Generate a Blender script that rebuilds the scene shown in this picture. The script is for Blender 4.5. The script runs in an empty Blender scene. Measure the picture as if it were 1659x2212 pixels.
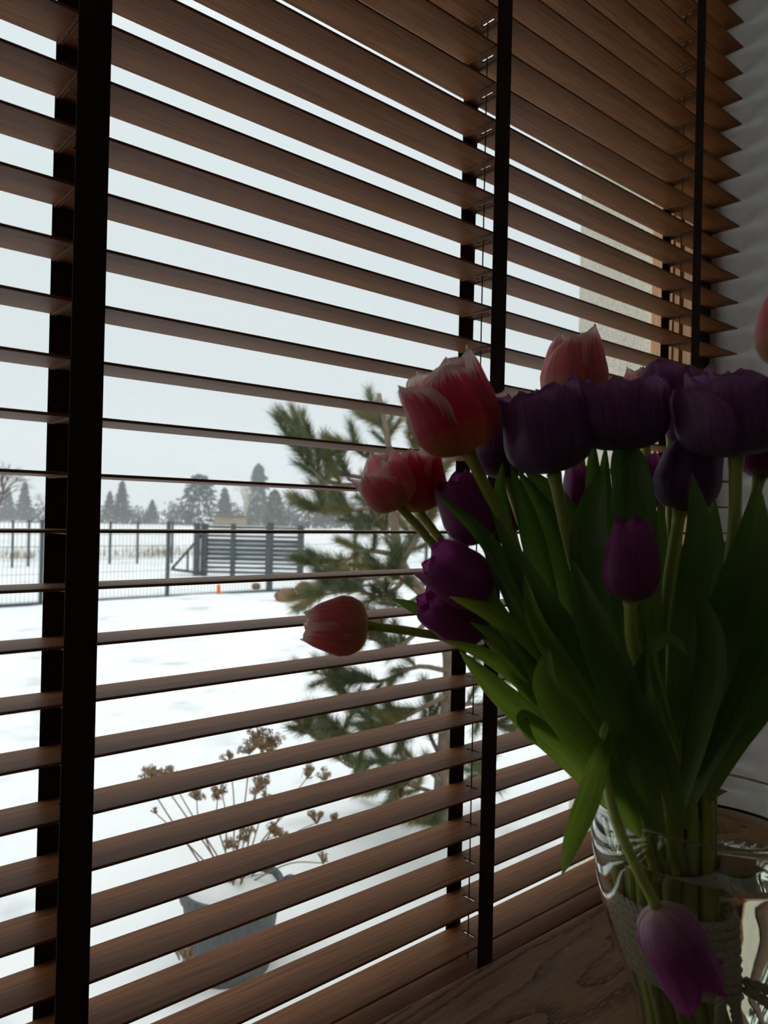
import bpy, math, random
from mathutils import Vector, Matrix, noise

# ------------------------------------------------------------------ camera, world, exposure
SC = bpy.context.scene
COL = SC.collection
W, H = 1659.0, 2212.0
F_PX = 1644.4
YAW, PITCH, ROLL = 0.71351, 0.00435, 0.02222
CAM = Vector((0.0, -0.59417, 1.25))
fw = Vector((math.sin(YAW) * math.cos(PITCH), math.cos(YAW) * math.cos(PITCH), math.sin(PITCH)))
r0 = Vector((math.cos(YAW), -math.sin(YAW), 0))
u0 = r0.cross(fw)
RT = r0 * math.cos(ROLL) + u0 * math.sin(ROLL)
UP = -r0 * math.sin(ROLL) + u0 * math.cos(ROLL)
FWH = Vector((math.sin(YAW), math.cos(YAW), 0))

cam_data = bpy.data.cameras.new('camera')
cam = bpy.data.objects.new('camera', cam_data)
COL.objects.link(cam)
rot = Matrix((RT, UP, -fw)).transposed()
cam.matrix_world = Matrix.Translation(CAM) @ rot.to_4x4()
cam_data.sensor_fit = 'HORIZONTAL'
cam_data.sensor_width = 36.0
cam_data.lens = F_PX / W * 36.0
cam_data.clip_start = 0.02
cam_data.clip_end = 600
cam_data.dof.use_dof = True
cam_data.dof.focus_distance = 0.72
cam_data.dof.aperture_fstop = cam_data.lens / 2.6
SC.camera = cam

world = bpy.data.worlds.new('overcast_sky')
SC.world = world
world.use_nodes = True
wn, wl = world.node_tree.nodes, world.node_tree.links
wn.clear()
w_out = wn.new('ShaderNodeOutputWorld')
w_bg = wn.new('ShaderNodeBackground')
w_tc = wn.new('ShaderNodeTexCoord')
w_sep = wn.new('ShaderNodeSeparateXYZ')
w_ramp = wn.new('ShaderNodeValToRGB')
wl.new(w_tc.outputs['Generated'], w_sep.inputs[0])
wl.new(w_sep.outputs['Z'], w_ramp.inputs['Fac'])
wl.new(w_ramp.outputs['Color'], w_bg.inputs['Color'])
wl.new(w_bg.outputs[0], w_out.inputs['Surface'])
el = w_ramp.color_ramp.elements
el[0].position = 0.0
el[0].color = (0.76, 0.81, 0.84, 1)
el[1].position = 1.0
el[1].color = (2.20, 2.23, 2.25, 1)
e = el.new(0.5)
e.color = (0.86, 0.93, 0.96, 1)
w_bg.inputs['Strength'].default_value = 1.0

SC.view_settings.view_transform = 'Standard'
SC.view_settings.look = 'None'
SC.view_settings.exposure = 0.0
SC.view_settings.gamma = 1.0
SC.view_settings.use_curve_mapping = False
SC.cycles.use_denoising = True
SC.cycles.max_bounces = 16
SC.cycles.diffuse_bounces = 6
SC.cycles.glossy_bounces = 6
SC.cycles.transmission_bounces = 14
SC.cycles.transparent_max_bounces = 16
SC.cycles.volume_bounces = 2

# ------------------------------------------------------------------ helpers
def U(x, y, d):
    """point seen at photo pixel (x, y) at distance d along the view axis"""
    return CAM + (fw + RT * ((x - 829.5) / F_PX) - UP * ((y - 1106.0) / F_PX)) * d

def UZ(x, y, z):
    v = fw + RT * ((x - 829.5) / F_PX) - UP * ((y - 1106.0) / F_PX)
    return CAM + v * ((z - CAM.z) / v.z)

def UY(x, y, yy):
    v = fw + RT * ((x - 829.5) / F_PX) - UP * ((y - 1106.0) / F_PX)
    return CAM + v * ((yy - CAM.y) / v.y)

class MB:
    def __init__(self):
        self.v, self.f, self.uv = [], [], []
    def vert(self, p):
        self.v.append(tuple(p)); return len(self.v) - 1
    def box(self, x0, x1, y0, y1, z0, z1):
        b = len(self.v)
        for x in (x0, x1):
            for y in (y0, y1):
                for z in (z0, z1):
                    self.v.append((x, y, z))
        for q in ((0, 1, 3, 2), (4, 6, 7, 5), (0, 4, 5, 1), (2, 3, 7, 6), (0, 2, 6, 4), (1, 5, 7, 3)):
            self.f.append(tuple(b + i for i in q))
    def bar(self, a, b, w, t=None, up=Vector((0, 0, 1))):
        a, b = Vector(a), Vector(b)
        t = t or w
        d = (b - a).normalized()
        s = d.cross(up)
        if s.length < 1e-4:
            s = d.cross(Vector((1, 0, 0)))
        s.normalize()
        n = s.cross(d)
        base = len(self.v)
        for p in (a, b):
            for sx, sy in ((-1, -1), (1, -1), (1, 1), (-1, 1)):
                self.v.append(tuple(p + s * (sx * w / 2) + n * (sy * t / 2)))
        for q in ((0, 3, 2, 1), (4, 5, 6, 7), (0, 1, 5, 4), (1, 2, 6, 5), (2, 3, 7, 6), (3, 0, 4, 7)):
            self.f.append(tuple(base + i for i in q))
    def tube(self, pts, rad, n=6, cap=True):
        pts = [Vector(p) for p in pts]
        if not isinstance(rad, (list, tuple)):
            rad = [rad] * len(pts)
        base = len(self.v)
        ref = None
        for i, p in enumerate(pts):
            t = (pts[min(i + 1, len(pts) - 1)] - pts[max(i - 1, 0)])
            if t.length < 1e-9:
                t = Vector((0, 0, 1))
            t.normalize()
            if ref is None:
                ref = t.orthogonal().normalized()
            else:
                ref = ref - t * ref.dot(t)
                if ref.length < 1e-6:
                    ref = t.orthogonal()
                ref.normalize()
            b = t.cross(ref)
            for k in range(n):
                a = 2 * math.pi * k / n
                self.v.append(tuple(p + (ref * math.cos(a) + b * math.sin(a)) * rad[i]))
        for i in range(len(pts) - 1):
            for k in range(n):
                k2 = (k + 1) % n
                self.f.append((base + i * n + k, base + i * n + k2, base + (i + 1) * n + k2, base + (i + 1) * n + k))
        if cap:
            self.f.append(tuple(base + k for k in reversed(range(n))))
            o = base + (len(pts) - 1) * n
            self.f.append(tuple(o + k for k in range(n)))
    def lathe(self, prof, n=48, cx=0, cy=0, closed=False):
        base = len(self.v)
        m = len(prof)
        for r, z in prof:
            for k in range(n):
                a = 2 * math.pi * k / n
                self.v.append((cx + r * math.cos(a), cy + r * math.sin(a), z))
        rng = m if closed else m - 1
        for i in range(rng):
            j = (i + 1) % m
            for k in range(n):
                k2 = (k + 1) % n
                self.f.append((base + i * n + k, base + i * n + k2, base + j * n + k2, base + j * n + k))
    def grid(self, P, uv=None):
        base = len(self.v)
        nu, nv = len(P), len(P[0])
        for row in P:
            for p in row:
                self.v.append(tuple(p))
        for i in range(nu - 1):
            for j in range(nv - 1):
                self.f.append((base + i * nv + j, base + i * nv + j + 1, base + (i + 1) * nv + j + 1, base + (i + 1) * nv + j))
        if uv:
            for row in uv:
                for q in row:
                    self.uv.append(q)
    def mesh(self, name, mat=None, smooth=False):
        me = bpy.data.meshes.new(name)
        me.from_pydata(self.v, [], self.f)
        if self.uv and len(self.uv) == len(self.v):
            lay = me.uv_layers.new(name='UVMap')
            for lp in me.loops:
                lay.data[lp.index].uv = self.uv[lp.vertex_index]
        if mat:
            me.materials.append(mat)
        if smooth:
            me.polygons.foreach_set('use_smooth', [True] * len(me.polygons))
        me.update()
        return me
    def build(self, name, mat, parent=None, smooth=False):
        return link(name, self.mesh(name, mat, smooth), parent)

def link(name, me, parent=None):
    o = bpy.data.objects.new(name, me)
    COL.objects.link(o)
    if parent is not None:
        o.parent = parent
        o.matrix_parent_inverse = Matrix.Translation(-parent.location)
    return o

def tag(o, label=None, cat=None, group=None, kind=None):
    if label: o['label'] = label
    if cat: o['category'] = cat
    if group: o['group'] = group
    if kind: o['kind'] = kind
    return o

def thing(name, loc, label, cat, group=None):
    o = bpy.data.objects.new(name, None)
    o.empty_display_size = 0.02
    COL.objects.link(o)
    o.location = loc
    return tag(o, label, cat, group)

def spline(pts, n):
    """Catmull-Rom resample of a list of tuples/vectors (any dimension)"""
    P = [tuple(p) for p in pts]
    P = [tuple(2 * a - b for a, b in zip(P[0], P[1]))] + P + [tuple(2 * a - b for a, b in zip(P[-1], P[-2]))]
    out = []
    seg = len(P) - 3
    for i in range(n):
        t = i / (n - 1) * seg
        k = min(int(t), seg - 1)
        t -= k
        a, b, c, d = P[k:k + 4]
        out.append(tuple(0.5 * (2 * q + (r - p) * t + (2 * p - 5 * q + 4 * r - s) * t * t + (3 * q - p - 3 * r + s) * t ** 3)
                         for p, q, r, s in zip(a, b, c, d)))
    return out

def interp(x, xs, ys):
    if x <= xs[0]: return ys[0]
    for i in range(len(xs) - 1):
        if x <= xs[i + 1]:
            t = (x - xs[i]) / (xs[i + 1] - xs[i])
            return ys[i] + (ys[i + 1] - ys[i]) * t
    return ys[-1]

# ------------------------------------------------------------------ materials
def mat(name):
    m = bpy.data.materials.new(name)
    m.use_nodes = True
    nt = m.node_tree
    nt.nodes.clear()
    out = nt.nodes.new('ShaderNodeOutputMaterial')
    return m, nt.nodes, nt.links, out

def princ(nodes, col=None, rough=0.5, **kw):
    b = nodes.new('ShaderNodeBsdfPrincipled')
    if col: b.inputs['Base Color'].default_value = (*col, 1)
    b.inputs['Roughness'].default_value = rough
    for k, v in kw.items():
        b.inputs[k.replace('_', ' ')].default_value = v
    return b

def simple(name, col, rough=0.6, var=0.25, scale=8.0, bump=0.0, stretch=(1, 1, 1), spec=0.4):
    m, n, l, out = mat(name)
    b = princ(n, col, rough)
    b.inputs['Specular IOR Level'].default_value = spec
    tc = n.new('ShaderNodeTexCoord')
    mp = n.new('ShaderNodeMapping')
    mp.inputs['Scale'].default_value = stretch
    l.new(tc.outputs['Object'], mp.inputs[0])
    nz = n.new('ShaderNodeTexNoise')
    nz.inputs['Scale'].default_value = scale
    nz.inputs['Detail'].default_value = 5
    l.new(mp.outputs[0], nz.inputs['Vector'])
    rp = n.new('ShaderNodeValToRGB')
    rp.color_ramp.elements[0].position = 0.3
    rp.color_ramp.elements[1].position = 0.7
    rp.color_ramp.elements[0].color = (*[c * (1 - var) for c in col], 1)
    rp.color_ramp.elements[1].color = (*[min(1, c * (1 + var)) for c in col], 1)
    l.new(nz.outputs['Fac'], rp.inputs[0])
    l.new(rp.outputs[0], b.inputs['Base Color'])
    if bump:
        bp = n.new('ShaderNodeBump')
        bp.inputs['Strength'].default_value = bump
        bp.inputs['Distance'].default_value = 0.01
        l.new(nz.outputs['Fac'], bp.inputs['Height'])
        l.new(bp.outputs[0], b.inputs['Normal'])
    l.new(b.outputs[0], out.inputs['Surface'])
    return m

def slat_material():
    m, n, l, out = mat('stained_slat_wood')
    b = princ(n, rough=0.55)
    b.inputs['Specular IOR Level'].default_value = 0.16
    tc = n.new('ShaderNodeTexCoord')
    oi = n.new('ShaderNodeObjectInfo')
    add = n.new('ShaderNodeVectorMath'); add.operation = 'MULTIPLY_ADD'
    add.inputs[1].default_value = (1, 1, 1)
    cmb = n.new('ShaderNodeCombineXYZ')
    mul = n.new('ShaderNodeMath'); mul.operation = 'MULTIPLY'; mul.inputs[1].default_value = 37.0
    l.new(oi.outputs['Random'], mul.inputs[0])
    l.new(mul.outputs[0], cmb.inputs[0]); l.new(mul.outputs[0], cmb.inputs[1])
    l.new(tc.outputs['Object'], add.inputs[0]); l.new(cmb.outputs[0], add.inputs[2])
    mp = n.new('ShaderNodeMapping'); mp.inputs['Scale'].default_value = (14, 520, 520)
    l.new(add.outputs[0], mp.inputs[0])
    n1 = n.new('ShaderNodeTexNoise'); n1.inputs['Scale'].default_value = 1.0; n1.inputs['Detail'].default_value = 4
    l.new(mp.outputs[0], n1.inputs['Vector'])
    mp2 = n.new('ShaderNodeMapping'); mp2.inputs['Scale'].default_value = (3, 60, 60)
    l.new(add.outputs[0], mp2.inputs[0])
    n2 = n.new('ShaderNodeTexNoise'); n2.inputs['Scale'].default_value = 1.0; n2.inputs['Detail'].default_value = 3
    l.new(mp2.outputs[0], n2.inputs['Vector'])
    mx = n.new('ShaderNodeMath'); mx.operation = 'MULTIPLY_ADD'; mx.inputs[1].default_value = 0.72
    hl = n.new('ShaderNodeMath'); hl.operation = 'MULTIPLY'; hl.inputs[1].default_value = 0.28
    l.new(n2.outputs['Fac'], hl.inputs[0])
    l.new(n1.outputs['Fac'], mx.inputs[0]); l.new(hl.outputs[0], mx.inputs[2])
    rp = n.new('ShaderNodeValToRGB')
    E0 = rp.color_ramp.elements
    E0[0].position, E0[0].color = 0.34, (0.145, 0.050, 0.0145, 1)
    E0[1].position, E0[1].color = 0.66, (0.300, 0.121, 0.041, 1)
    l.new(mx.outputs[0], rp.inputs[0])
    l.new(rp.outputs[0], b.inputs['Base Color'])
    bp = n.new('ShaderNodeBump'); bp.inputs['Strength'].default_value = 0.15; bp.inputs['Distance'].default_value = 0.001
    l.new(n1.outputs['Fac'], bp.inputs['Height']); l.new(bp.outputs[0], b.inputs['Normal'])
    l.new(b.outputs[0], out.inputs['Surface'])
    return m

def oak_material():
    m, n, l, out = mat('brown_oak_veneer')
    b = princ(n, rough=0.5)
    tc = n.new('ShaderNodeTexCoord')
    mp = n.new('ShaderNodeMapping')
    mp.inputs['Scale'].default_value = (2.6, 13.0, 13.0)
    mp.inputs['Location'].default_value = (0.35, 1.1, 0)
    l.new(tc.outputs['Object'], mp.inputs[0])
    nz = n.new('ShaderNodeTexNoise'); nz.inputs['Scale'].default_value = 0.85; nz.inputs['Detail'].default_value = 1.5
    l.new(mp.outputs[0], nz.inputs['Vector'])
    # growth rings: contour bands of a smooth stretched field
    ml = n.new('ShaderNodeMath'); ml.operation = 'MULTIPLY'; ml.inputs[1].default_value = 9.0
    l.new(nz.outputs['Fac'], ml.inputs[0])
    fr = n.new('ShaderNodeMath'); fr.operation = 'FRACT'
    l.new(ml.outputs[0], fr.inputs[0])
    band = n.new('ShaderNodeValToRGB')
    B0 = band.color_ramp.elements
    B0[0].position, B0[0].color = 0.0, (1, 1, 1, 1)
    B0[1].position, B0[1].color = 0.46, (0, 0, 0, 1)
    l.new(fr.outputs[0], band.inputs[0])
    # open pores
    mp2 = n.new('ShaderNodeMapping'); mp2.inputs['Scale'].default_value = (75, 720, 720)
    mp2.inputs['Rotation'].default_value = (0, 0, 0.03)
    l.new(tc.outputs['Object'], mp2.inputs[0])
    po = n.new('ShaderNodeTexNoise'); po.inputs['Scale'].default_value = 1.0; po.inputs['Detail'].default_value = 2
    l.new(mp2.outputs[0], po.inputs['Vector'])
    pr = n.new('ShaderNodeValToRGB')
    P0 = pr.color_ramp.elements
    P0[0].position, P0[0].color = 0.41, (0, 0, 0, 1)
    P0[1].position, P0[1].color = 0.48, (1, 1, 1, 1)
    l.new(po.outputs['Fac'], pr.inputs[0])
    mm = n.new('ShaderNodeMath'); mm.operation = 'MULTIPLY'
    l.new(band.outputs[0], mm.inputs[0]); l.new(pr.outputs[0], mm.inputs[1])
    mp3 = n.new('ShaderNodeMapping'); mp3.inputs['Scale'].default_value = (22, 260, 260)
    l.new(tc.outputs['Object'], mp3.inputs[0])
    fi = n.new('ShaderNodeTexNoise'); fi.inputs['Scale'].default_value = 1.0; fi.inputs['Detail'].default_value = 3
    l.new(mp3.outputs[0], fi.inputs['Vector'])
    br = n.new('ShaderNodeValToRGB')
    R0 = br.color_ramp.elements
    R0[0].position, R0[0].color = 0.3, (0.36, 0.195, 0.092, 1)
    R0[1].position, R0[1].color = 0.7, (0.50, 0.30, 0.155, 1)
    l.new(fi.outputs['Fac'], br.inputs[0])
    mix = n.new('ShaderNodeMix'); mix.data_type = 'RGBA'
    l.new(mm.outputs[0], mix.inputs[0])
    l.new(br.outputs[0], mix.inputs[6]); mix.inputs[7].default_value = (0.060, 0.026, 0.010, 1)
    l.new(mix.outputs[2], b.inputs['Base Color'])
    inv = n.new('ShaderNodeMath'); inv.operation = 'SUBTRACT'; inv.inputs[0].default_value = 1.0
    l.new(mm.outputs[0], inv.inputs[1])
    bp = n.new('ShaderNodeBump'); bp.inputs['Strength'].default_value = 0.35; bp.inputs['Distance'].default_value = 0.0015
    l.new(inv.outputs[0], bp.inputs['Height']); l.new(bp.outputs[0], b.inputs['Normal'])
    l.new(b.outputs[0], out.inputs['Surface'])
    return m

def thin_glass(name, refl=0.9):
    m, n, l, out = mat(name)
    t = n.new('ShaderNodeBsdfTransparent'); t.inputs[0].default_value = (0.97, 0.985, 0.98, 1)
    g = n.new('ShaderNodeBsdfGlossy'); g.inputs['Roughness'].default_value = 0.0
    lw = n.new('ShaderNodeLayerWeight'); lw.inputs['Blend'].default_value = 0.5      # Schlick reflectance, same from both sides
    pw = n.new('ShaderNodeMath'); pw.operation = 'POWER'; pw.inputs[1].default_value = 5.0
    l.new(lw.outputs['Facing'], pw.inputs[0])
    fr = n.new('ShaderNodeMath'); fr.operation = 'MULTIPLY_ADD'; fr.inputs[1].default_value = 0.96; fr.inputs[2].default_value = 0.04
    l.new(pw.outputs[0], fr.inputs[0])
    mx = n.new('ShaderNodeMixShader')
    l.new(fr.outputs[0], mx.inputs[0]); l.new(t.outputs[0], mx.inputs[1]); l.new(g.outputs[0], mx.inputs[2])
    l.new(mx.outputs[0], out.inputs['Surface'])
    return m

def glass(name, ior, col=(1, 1, 1)):
    m, n, l, out = mat(name)
    g = n.new('ShaderNodeBsdfGlass')
    g.inputs['IOR'].default_value = ior
    g.inputs['Roughness'].default_value = 0.0
    g.inputs['Color'].default_value = (*col, 1)
    l.new(g.outputs[0], out.inputs['Surface'])
    return m

def leafy(name, stops, rough=0.45, trans=0.35, tcol=None, vein=60.0, edge=None, gain=1.0, contrast=0.25):
    """thin plant surface; UV u across, v along. stops: colour ramp along v"""
    m, n, l, out = mat(name)
    tc = n.new('ShaderNodeTexCoord')
    sp = n.new('ShaderNodeSeparateXYZ')
    l.new(tc.outputs['UV'], sp.inputs[0])
    rp = n.new('ShaderNodeValToRGB')
    E0 = rp.color_ramp.elements
    E0[0].position, E0[0].color = stops[0][0], (*stops[0][1], 1)
    E0[1].position, E0[1].color = stops[-1][0], (*stops[-1][1], 1)
    for p, c in stops[1:-1]:
        q = E0.new(p); q.color = (*c, 1)
    l.new(sp.outputs['Y'], rp.inputs[0])
    col = rp.outputs[0]
    # veins: fine streaks along the length
    mp = n.new('ShaderNodeMapping'); mp.inputs['Scale'].default_value = (vein, 2.0, 1)
    oi = n.new('ShaderNodeObjectInfo')
    l.new(tc.outputs['UV'], mp.inputs[0]); l.new(oi.outputs['Random'], mp.inputs['Location'])
    nz = n.new('ShaderNodeTexNoise'); nz.inputs['Scale'].default_value = 1.0; nz.inputs['Detail'].default_value = 3
    l.new(mp.outputs[0], nz.inputs['Vector'])
    if edge:
        # pale margin: depends on |u - .5| and v, with a feathered border
        ab = n.new('ShaderNodeMath'); ab.operation = 'SUBTRACT'; ab.inputs[1].default_value = 0.5
        l.new(sp.outputs['X'], ab.inputs[0])
        a2 = n.new('ShaderNodeMath'); a2.operation = 'ABSOLUTE'; l.new(ab.outputs[0], a2.inputs[0])
        a3 = n.new('ShaderNodeMath'); a3.operation = 'MULTIPLY'; a3.inputs[1].default_value = 2.0; l.new(a2.outputs[0], a3.inputs[0])
        a4 = n.new('ShaderNodeMath'); a4.operation = 'POWER'; a4.inputs[1].default_value = 3.0; l.new(a3.outputs[0], a4.inputs[0])
        vy = n.new('ShaderNodeMath'); vy.operation = 'POWER'; vy.inputs[1].default_value = 1.3; l.new(sp.outputs['Y'], vy.inputs[0])
        a5 = n.new('ShaderNodeMath'); a5.operation = 'MULTIPLY'; l.new(a4.outputs[0], a5.inputs[0]); l.new(vy.outputs[0], a5.inputs[1])
        v5 = n.new('ShaderNodeMath'); v5.operation = 'POWER'; v5.inputs[1].default_value = 5.0; l.new(sp.outputs['Y'], v5.inputs[0])
        s1 = n.new('ShaderNodeMath'); s1.operation = 'MULTIPLY_ADD'; s1.inputs[1].default_value = 0.9
        l.new(v5.outputs[0], s1.inputs[0]); l.new(a5.outputs[0], s1.inputs[2])
        s2 = n.new('ShaderNodeMath'); s2.operation = 'MULTIPLY_ADD'; s2.inputs[1].default_value = 0.55
        l.new(nz.outputs['Fac'], s2.inputs[0]); l.new(s1.outputs[0], s2.inputs[2])
        er = n.new('ShaderNodeValToRGB')
        er.color_ramp.elements[0].position = 0.46; er.color_ramp.elements[1].position = 0.74
        l.new(s2.outputs[0], er.inputs[0])
        mx = n.new('ShaderNodeMix'); mx.data_type = 'RGBA'
        l.new(er.outputs[0], mx.inputs[0]); l.new(col, mx.inputs[6]); mx.inputs[7].default_value = (*edge, 1)
        col = mx.outputs[2]
    hs = n.new('ShaderNodeHueSaturation')
    vm = n.new('ShaderNodeMapRange')
    vm.inputs['From Min'].default_value = 0.3; vm.inputs['From Max'].default_value = 0.7
    vm.inputs['To Min'].default_value = 1 - contrast; vm.inputs['To Max'].default_value = 1 + contrast
    l.new(nz.outputs['Fac'], vm.inputs['Value']); l.new(vm.outputs[0], hs.inputs['Value'])
    l.new(col, hs.inputs['Color'])
    b = princ(n, rough=rough)
    b.inputs['Specular IOR Level'].default_value = 0.45
    b.inputs['Sheen Weight'].default_value = 0.12
    l.new(hs.outputs[0], b.inputs['Base Color'])
    bp = n.new('ShaderNodeBump'); bp.inputs['Strength'].default_value = 0.2; bp.inputs['Distance'].default_value = 0.001
    l.new(nz.outputs['Fac'], bp.inputs['Height']); l.new(bp.outputs[0], b.inputs['Normal'])
    t = n.new('ShaderNodeBsdfTranslucent')
    h2 = n.new('ShaderNodeHueSaturation'); h2.inputs['Value'].default_value = gain; h2.inputs['Saturation'].default_value = 1.05
    l.new(hs.outputs[0], h2.inputs['Color'])
    l.new(h2.outputs[0], t.inputs['Color'])
    mx2 = n.new('ShaderNodeMixShader'); mx2.inputs[0].default_value = trans
    l.new(b.outputs[0], mx2.inputs[1]); l.new(t.outputs[0], mx2.inputs[2])
    l.new(mx2.outputs[0], out.inputs['Surface'])
    return m

def stucco_material():
    m, n, l, out = mat('cream_stucco')
    b = princ(n, rough=0.9)
    tc = n.new('ShaderNodeTexCoord')
    nz = n.new('ShaderNodeTexNoise'); nz.inputs['Scale'].default_value = 420; nz.inputs['Detail'].default_value = 3
    l.new(tc.outputs['Object'], nz.inputs['Vector'])
    rp = n.new('ShaderNodeValToRGB')
    rp.color_ramp.elements[0].position, rp.color_ramp.elements[0].color = 0.35, (0.66, 0.60, 0.45, 1)
    rp.color_ramp.elements[1].position, rp.color_ramp.elements[1].color = 0.6, (0.92, 0.89, 0.79, 1)
    l.new(nz.outputs['Fac'], rp.inputs[0]); l.new(rp.outputs[0], b.inputs['Base Color'])
    bp = n.new('ShaderNodeBump'); bp.inputs['Strength'].default_value = 0.5; bp.inputs['Distance'].default_value = 0.002
    l.new(nz.outputs['Fac'], bp.inputs['Height']); l.new(bp.outputs[0], b.inputs['Normal'])
    l.new(b.outputs[0], out.inputs['Surface'])
    return m

def snow_material():
    m, n, l, out = mat('snow')
    b = princ(n, rough=0.9)
    b.inputs['Specular IOR Level'].default_value = 0.2
    tc = n.new('ShaderNodeTexCoord')
    nz = n.new('ShaderNodeTexNoise'); nz.inputs['Scale'].default_value = 2.2; nz.inputs['Detail'].default_value = 6
    l.new(tc.outputs['Object'], nz.inputs['Vector'])
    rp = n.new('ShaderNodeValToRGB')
    rp.color_ramp.elements[0].position, rp.color_ramp.elements[0].color = 0.26, (0.56, 0.58, 0.59, 1)  # greyer patches: soft shade of the undulations put into the snow colour
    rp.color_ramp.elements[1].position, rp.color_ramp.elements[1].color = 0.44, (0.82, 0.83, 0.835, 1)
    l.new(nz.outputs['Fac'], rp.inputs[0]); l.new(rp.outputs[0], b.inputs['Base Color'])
    n2 = n.new('ShaderNodeTexNoise'); n2.inputs['Scale'].default_value = 9; n2.inputs['Detail'].default_value = 4
    l.new(tc.outputs['Object'], n2.inputs['Vector'])
    bp = n.new('ShaderNodeBump'); bp.inputs['Strength'].default_value = 0.35; bp.inputs['Distance'].default_value = 0.04
    l.new(n2.outputs['Fac'], bp.inputs['Height']); l.new(bp.outputs[0], b.inputs['Normal'])
    l.new(b.outputs[0], out.inputs['Surface'])
    return m

M = {}
M['slat'] = slat_material()
M['tape'] = simple('dark_ladder_tape', (0.026, 0.011, 0.007), 0.85, 0.3, 900)
M['cord'] = simple('brown_lift_cord', (0.10, 0.045, 0.025), 0.7, 0.2, 300)
M['rung'] = simple('tan_rung_cord', (0.20, 0.11, 0.06), 0.7, 0.2, 300)
M['oak'] = oak_material()
M['plaster'] = simple('white_plaster', (0.92, 0.905, 0.87), 0.9, 0.04, 60, 0.1)
M['ceiling'] = simple('ceiling_paint', (0.80, 0.79, 0.77), 0.9, 0.03, 40)
M['far_wall'] = simple('room_wall_paint', (0.42, 0.41, 0.39), 0.9, 0.05, 40)
M['floor'] = simple('dark_floorboards', (0.09, 0.05, 0.03), 0.5, 0.25, 6, 0.0, (1, 12, 1))
M['frame'] = simple('golden_window_wood', (0.60, 0.33, 0.17), 0.45, 0.25, 40, 0.0, (12, 12, 0.6))
M['seal'] = simple('black_rubber_and_jamb_shade', (0.02, 0.02, 0.02), 0.6, 0.1, 100)
M['pane'] = thin_glass('window_glass')
M['stucco'] = stucco_material()
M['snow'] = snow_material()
M['vase'] = glass('clear_glass', 1.48, (0.985, 0.995, 0.985))
M['water'] = glass('water', 1.333, (0.97, 0.985, 0.95))
M['rope'] = simple('beige_cotton_twine', (0.86, 0.78, 0.65), 0.9, 0.15, 500)
M['leaf'] = leafy('tulip_leaf', [(0.0, (0.22, 0.30, 0.07)), (0.5, (0.085, 0.165, 0.030)), (1.0, (0.11, 0.20, 0.04))], 0.42, 0.45, vein=45, gain=1.5)
M['leaf2'] = leafy('young_tulip_leaf', [(0.0, (0.30, 0.38, 0.07)), (0.5, (0.18, 0.29, 0.04)), (1.0, (0.24, 0.33, 0.05))], 0.42, 0.48, vein=45, gain=1.5)
M['stem'] = simple('tulip_stem', (0.44, 0.52, 0.10), 0.45, 0.2, 60, 0, (1, 1, 0.2))
M['pink'] = leafy('pink_petal', [(0.0, (0.62, 0.50, 0.12)), (0.16, (0.62, 0.34, 0.13)), (0.38, (0.64, 0.065, 0.125)), (0.75, (0.70, 0.09, 0.17)), (1.0, (0.74, 0.24, 0.28))],
                  0.45, 0.5, vein=26, edge=(0.90, 0.78, 0.72), gain=1.3, contrast=0.13)
M['palepink'] = leafy('pale_pink_petal', [(0.0, (0.66, 0.58, 0.22)), (0.2, (0.66, 0.42, 0.25)), (0.45, (0.74, 0.24, 0.26)), (0.8, (0.78, 0.29, 0.31)), (1.0, (0.84, 0.48, 0.46))],
                      0.45, 0.5, vein=26, edge=(0.90, 0.77, 0.71), gain=1.3, contrast=0.12)
M['purple'] = leafy('dark_purple_petal', [(0.0, (0.16, 0.15, 0.14)), (0.12, (0.19, 0.11, 0.22)), (0.5, (0.25, 0.095, 0.255)), (1.0, (0.34, 0.16, 0.35))], 0.38, 0.45, vein=30, gain=1.7)
M['magenta'] = leafy('magenta_petal', [(0.0, (0.38, 0.24, 0.24)), (0.10, (0.30, 0.07, 0.20)), (0.5, (0.31, 0.042, 0.215)), (1.0, (0.42, 0.10, 0.33))], 0.40, 0.42, vein=30, gain=1.5)
M['lilac'] = leafy('lilac_magenta_petal', [(0.0, (0.66, 0.54, 0.46)), (0.14, (0.50, 0.24, 0.38)), (0.40, (0.36, 0.07, 0.25)), (1.0, (0.37, 0.065, 0.26))], 0.42, 0.40, vein=30, gain=1.3)
M['bark'] = simple('pine_bark', (0.22, 0.165, 0.125), 0.9, 0.35, 30, 0.4, (1, 1, 0.4))
M['needle'] = simple('pine_needles', (0.13, 0.155, 0.072), 0.6, 0.35, 6)
M['needle2'] = simple('yellowed_pine_needles', (0.20, 0.18, 0.060), 0.6, 0.3, 6)
M['conifer'] = simple('spruce_foliage', (0.045, 0.062, 0.048), 0.8, 0.35, 1.2)
M['twig'] = simple('bare_twigs', (0.13, 0.105, 0.085), 0.9, 0.25, 2)
M['birch'] = simple('pale_birch_bark', (0.42, 0.38, 0.33), 0.8, 0.25, 2)
M['hedge'] = simple('winter_hedge', (0.085, 0.075, 0.065), 0.9, 0.35, 0.8)
M['bush'] = simple('green_bush', (0.085, 0.10, 0.050), 0.9, 0.35, 1)
M['steel'] = simple('anthracite_steel', (0.060, 0.072, 0.080), 0.5, 0.15, 6)
M['wire'] = simple('fence_wire', (0.13, 0.15, 0.15), 0.5, 0.15, 6)
M['pot'] = simple('grey_plastic_pot', (0.085, 0.092, 0.100), 0.65, 0.25, 60)
M['dry'] = simple('dried_flower_brown', (0.24, 0.165, 0.095), 0.9, 0.4, 90)
M['drystem'] = simple('dry_stem', (0.20, 0.165, 0.11), 0.8, 0.25, 60)
M['rock'] = simple('reddish_boulder', (0.19, 0.105, 0.068), 0.9, 0.35, 6, 0.5)
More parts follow.
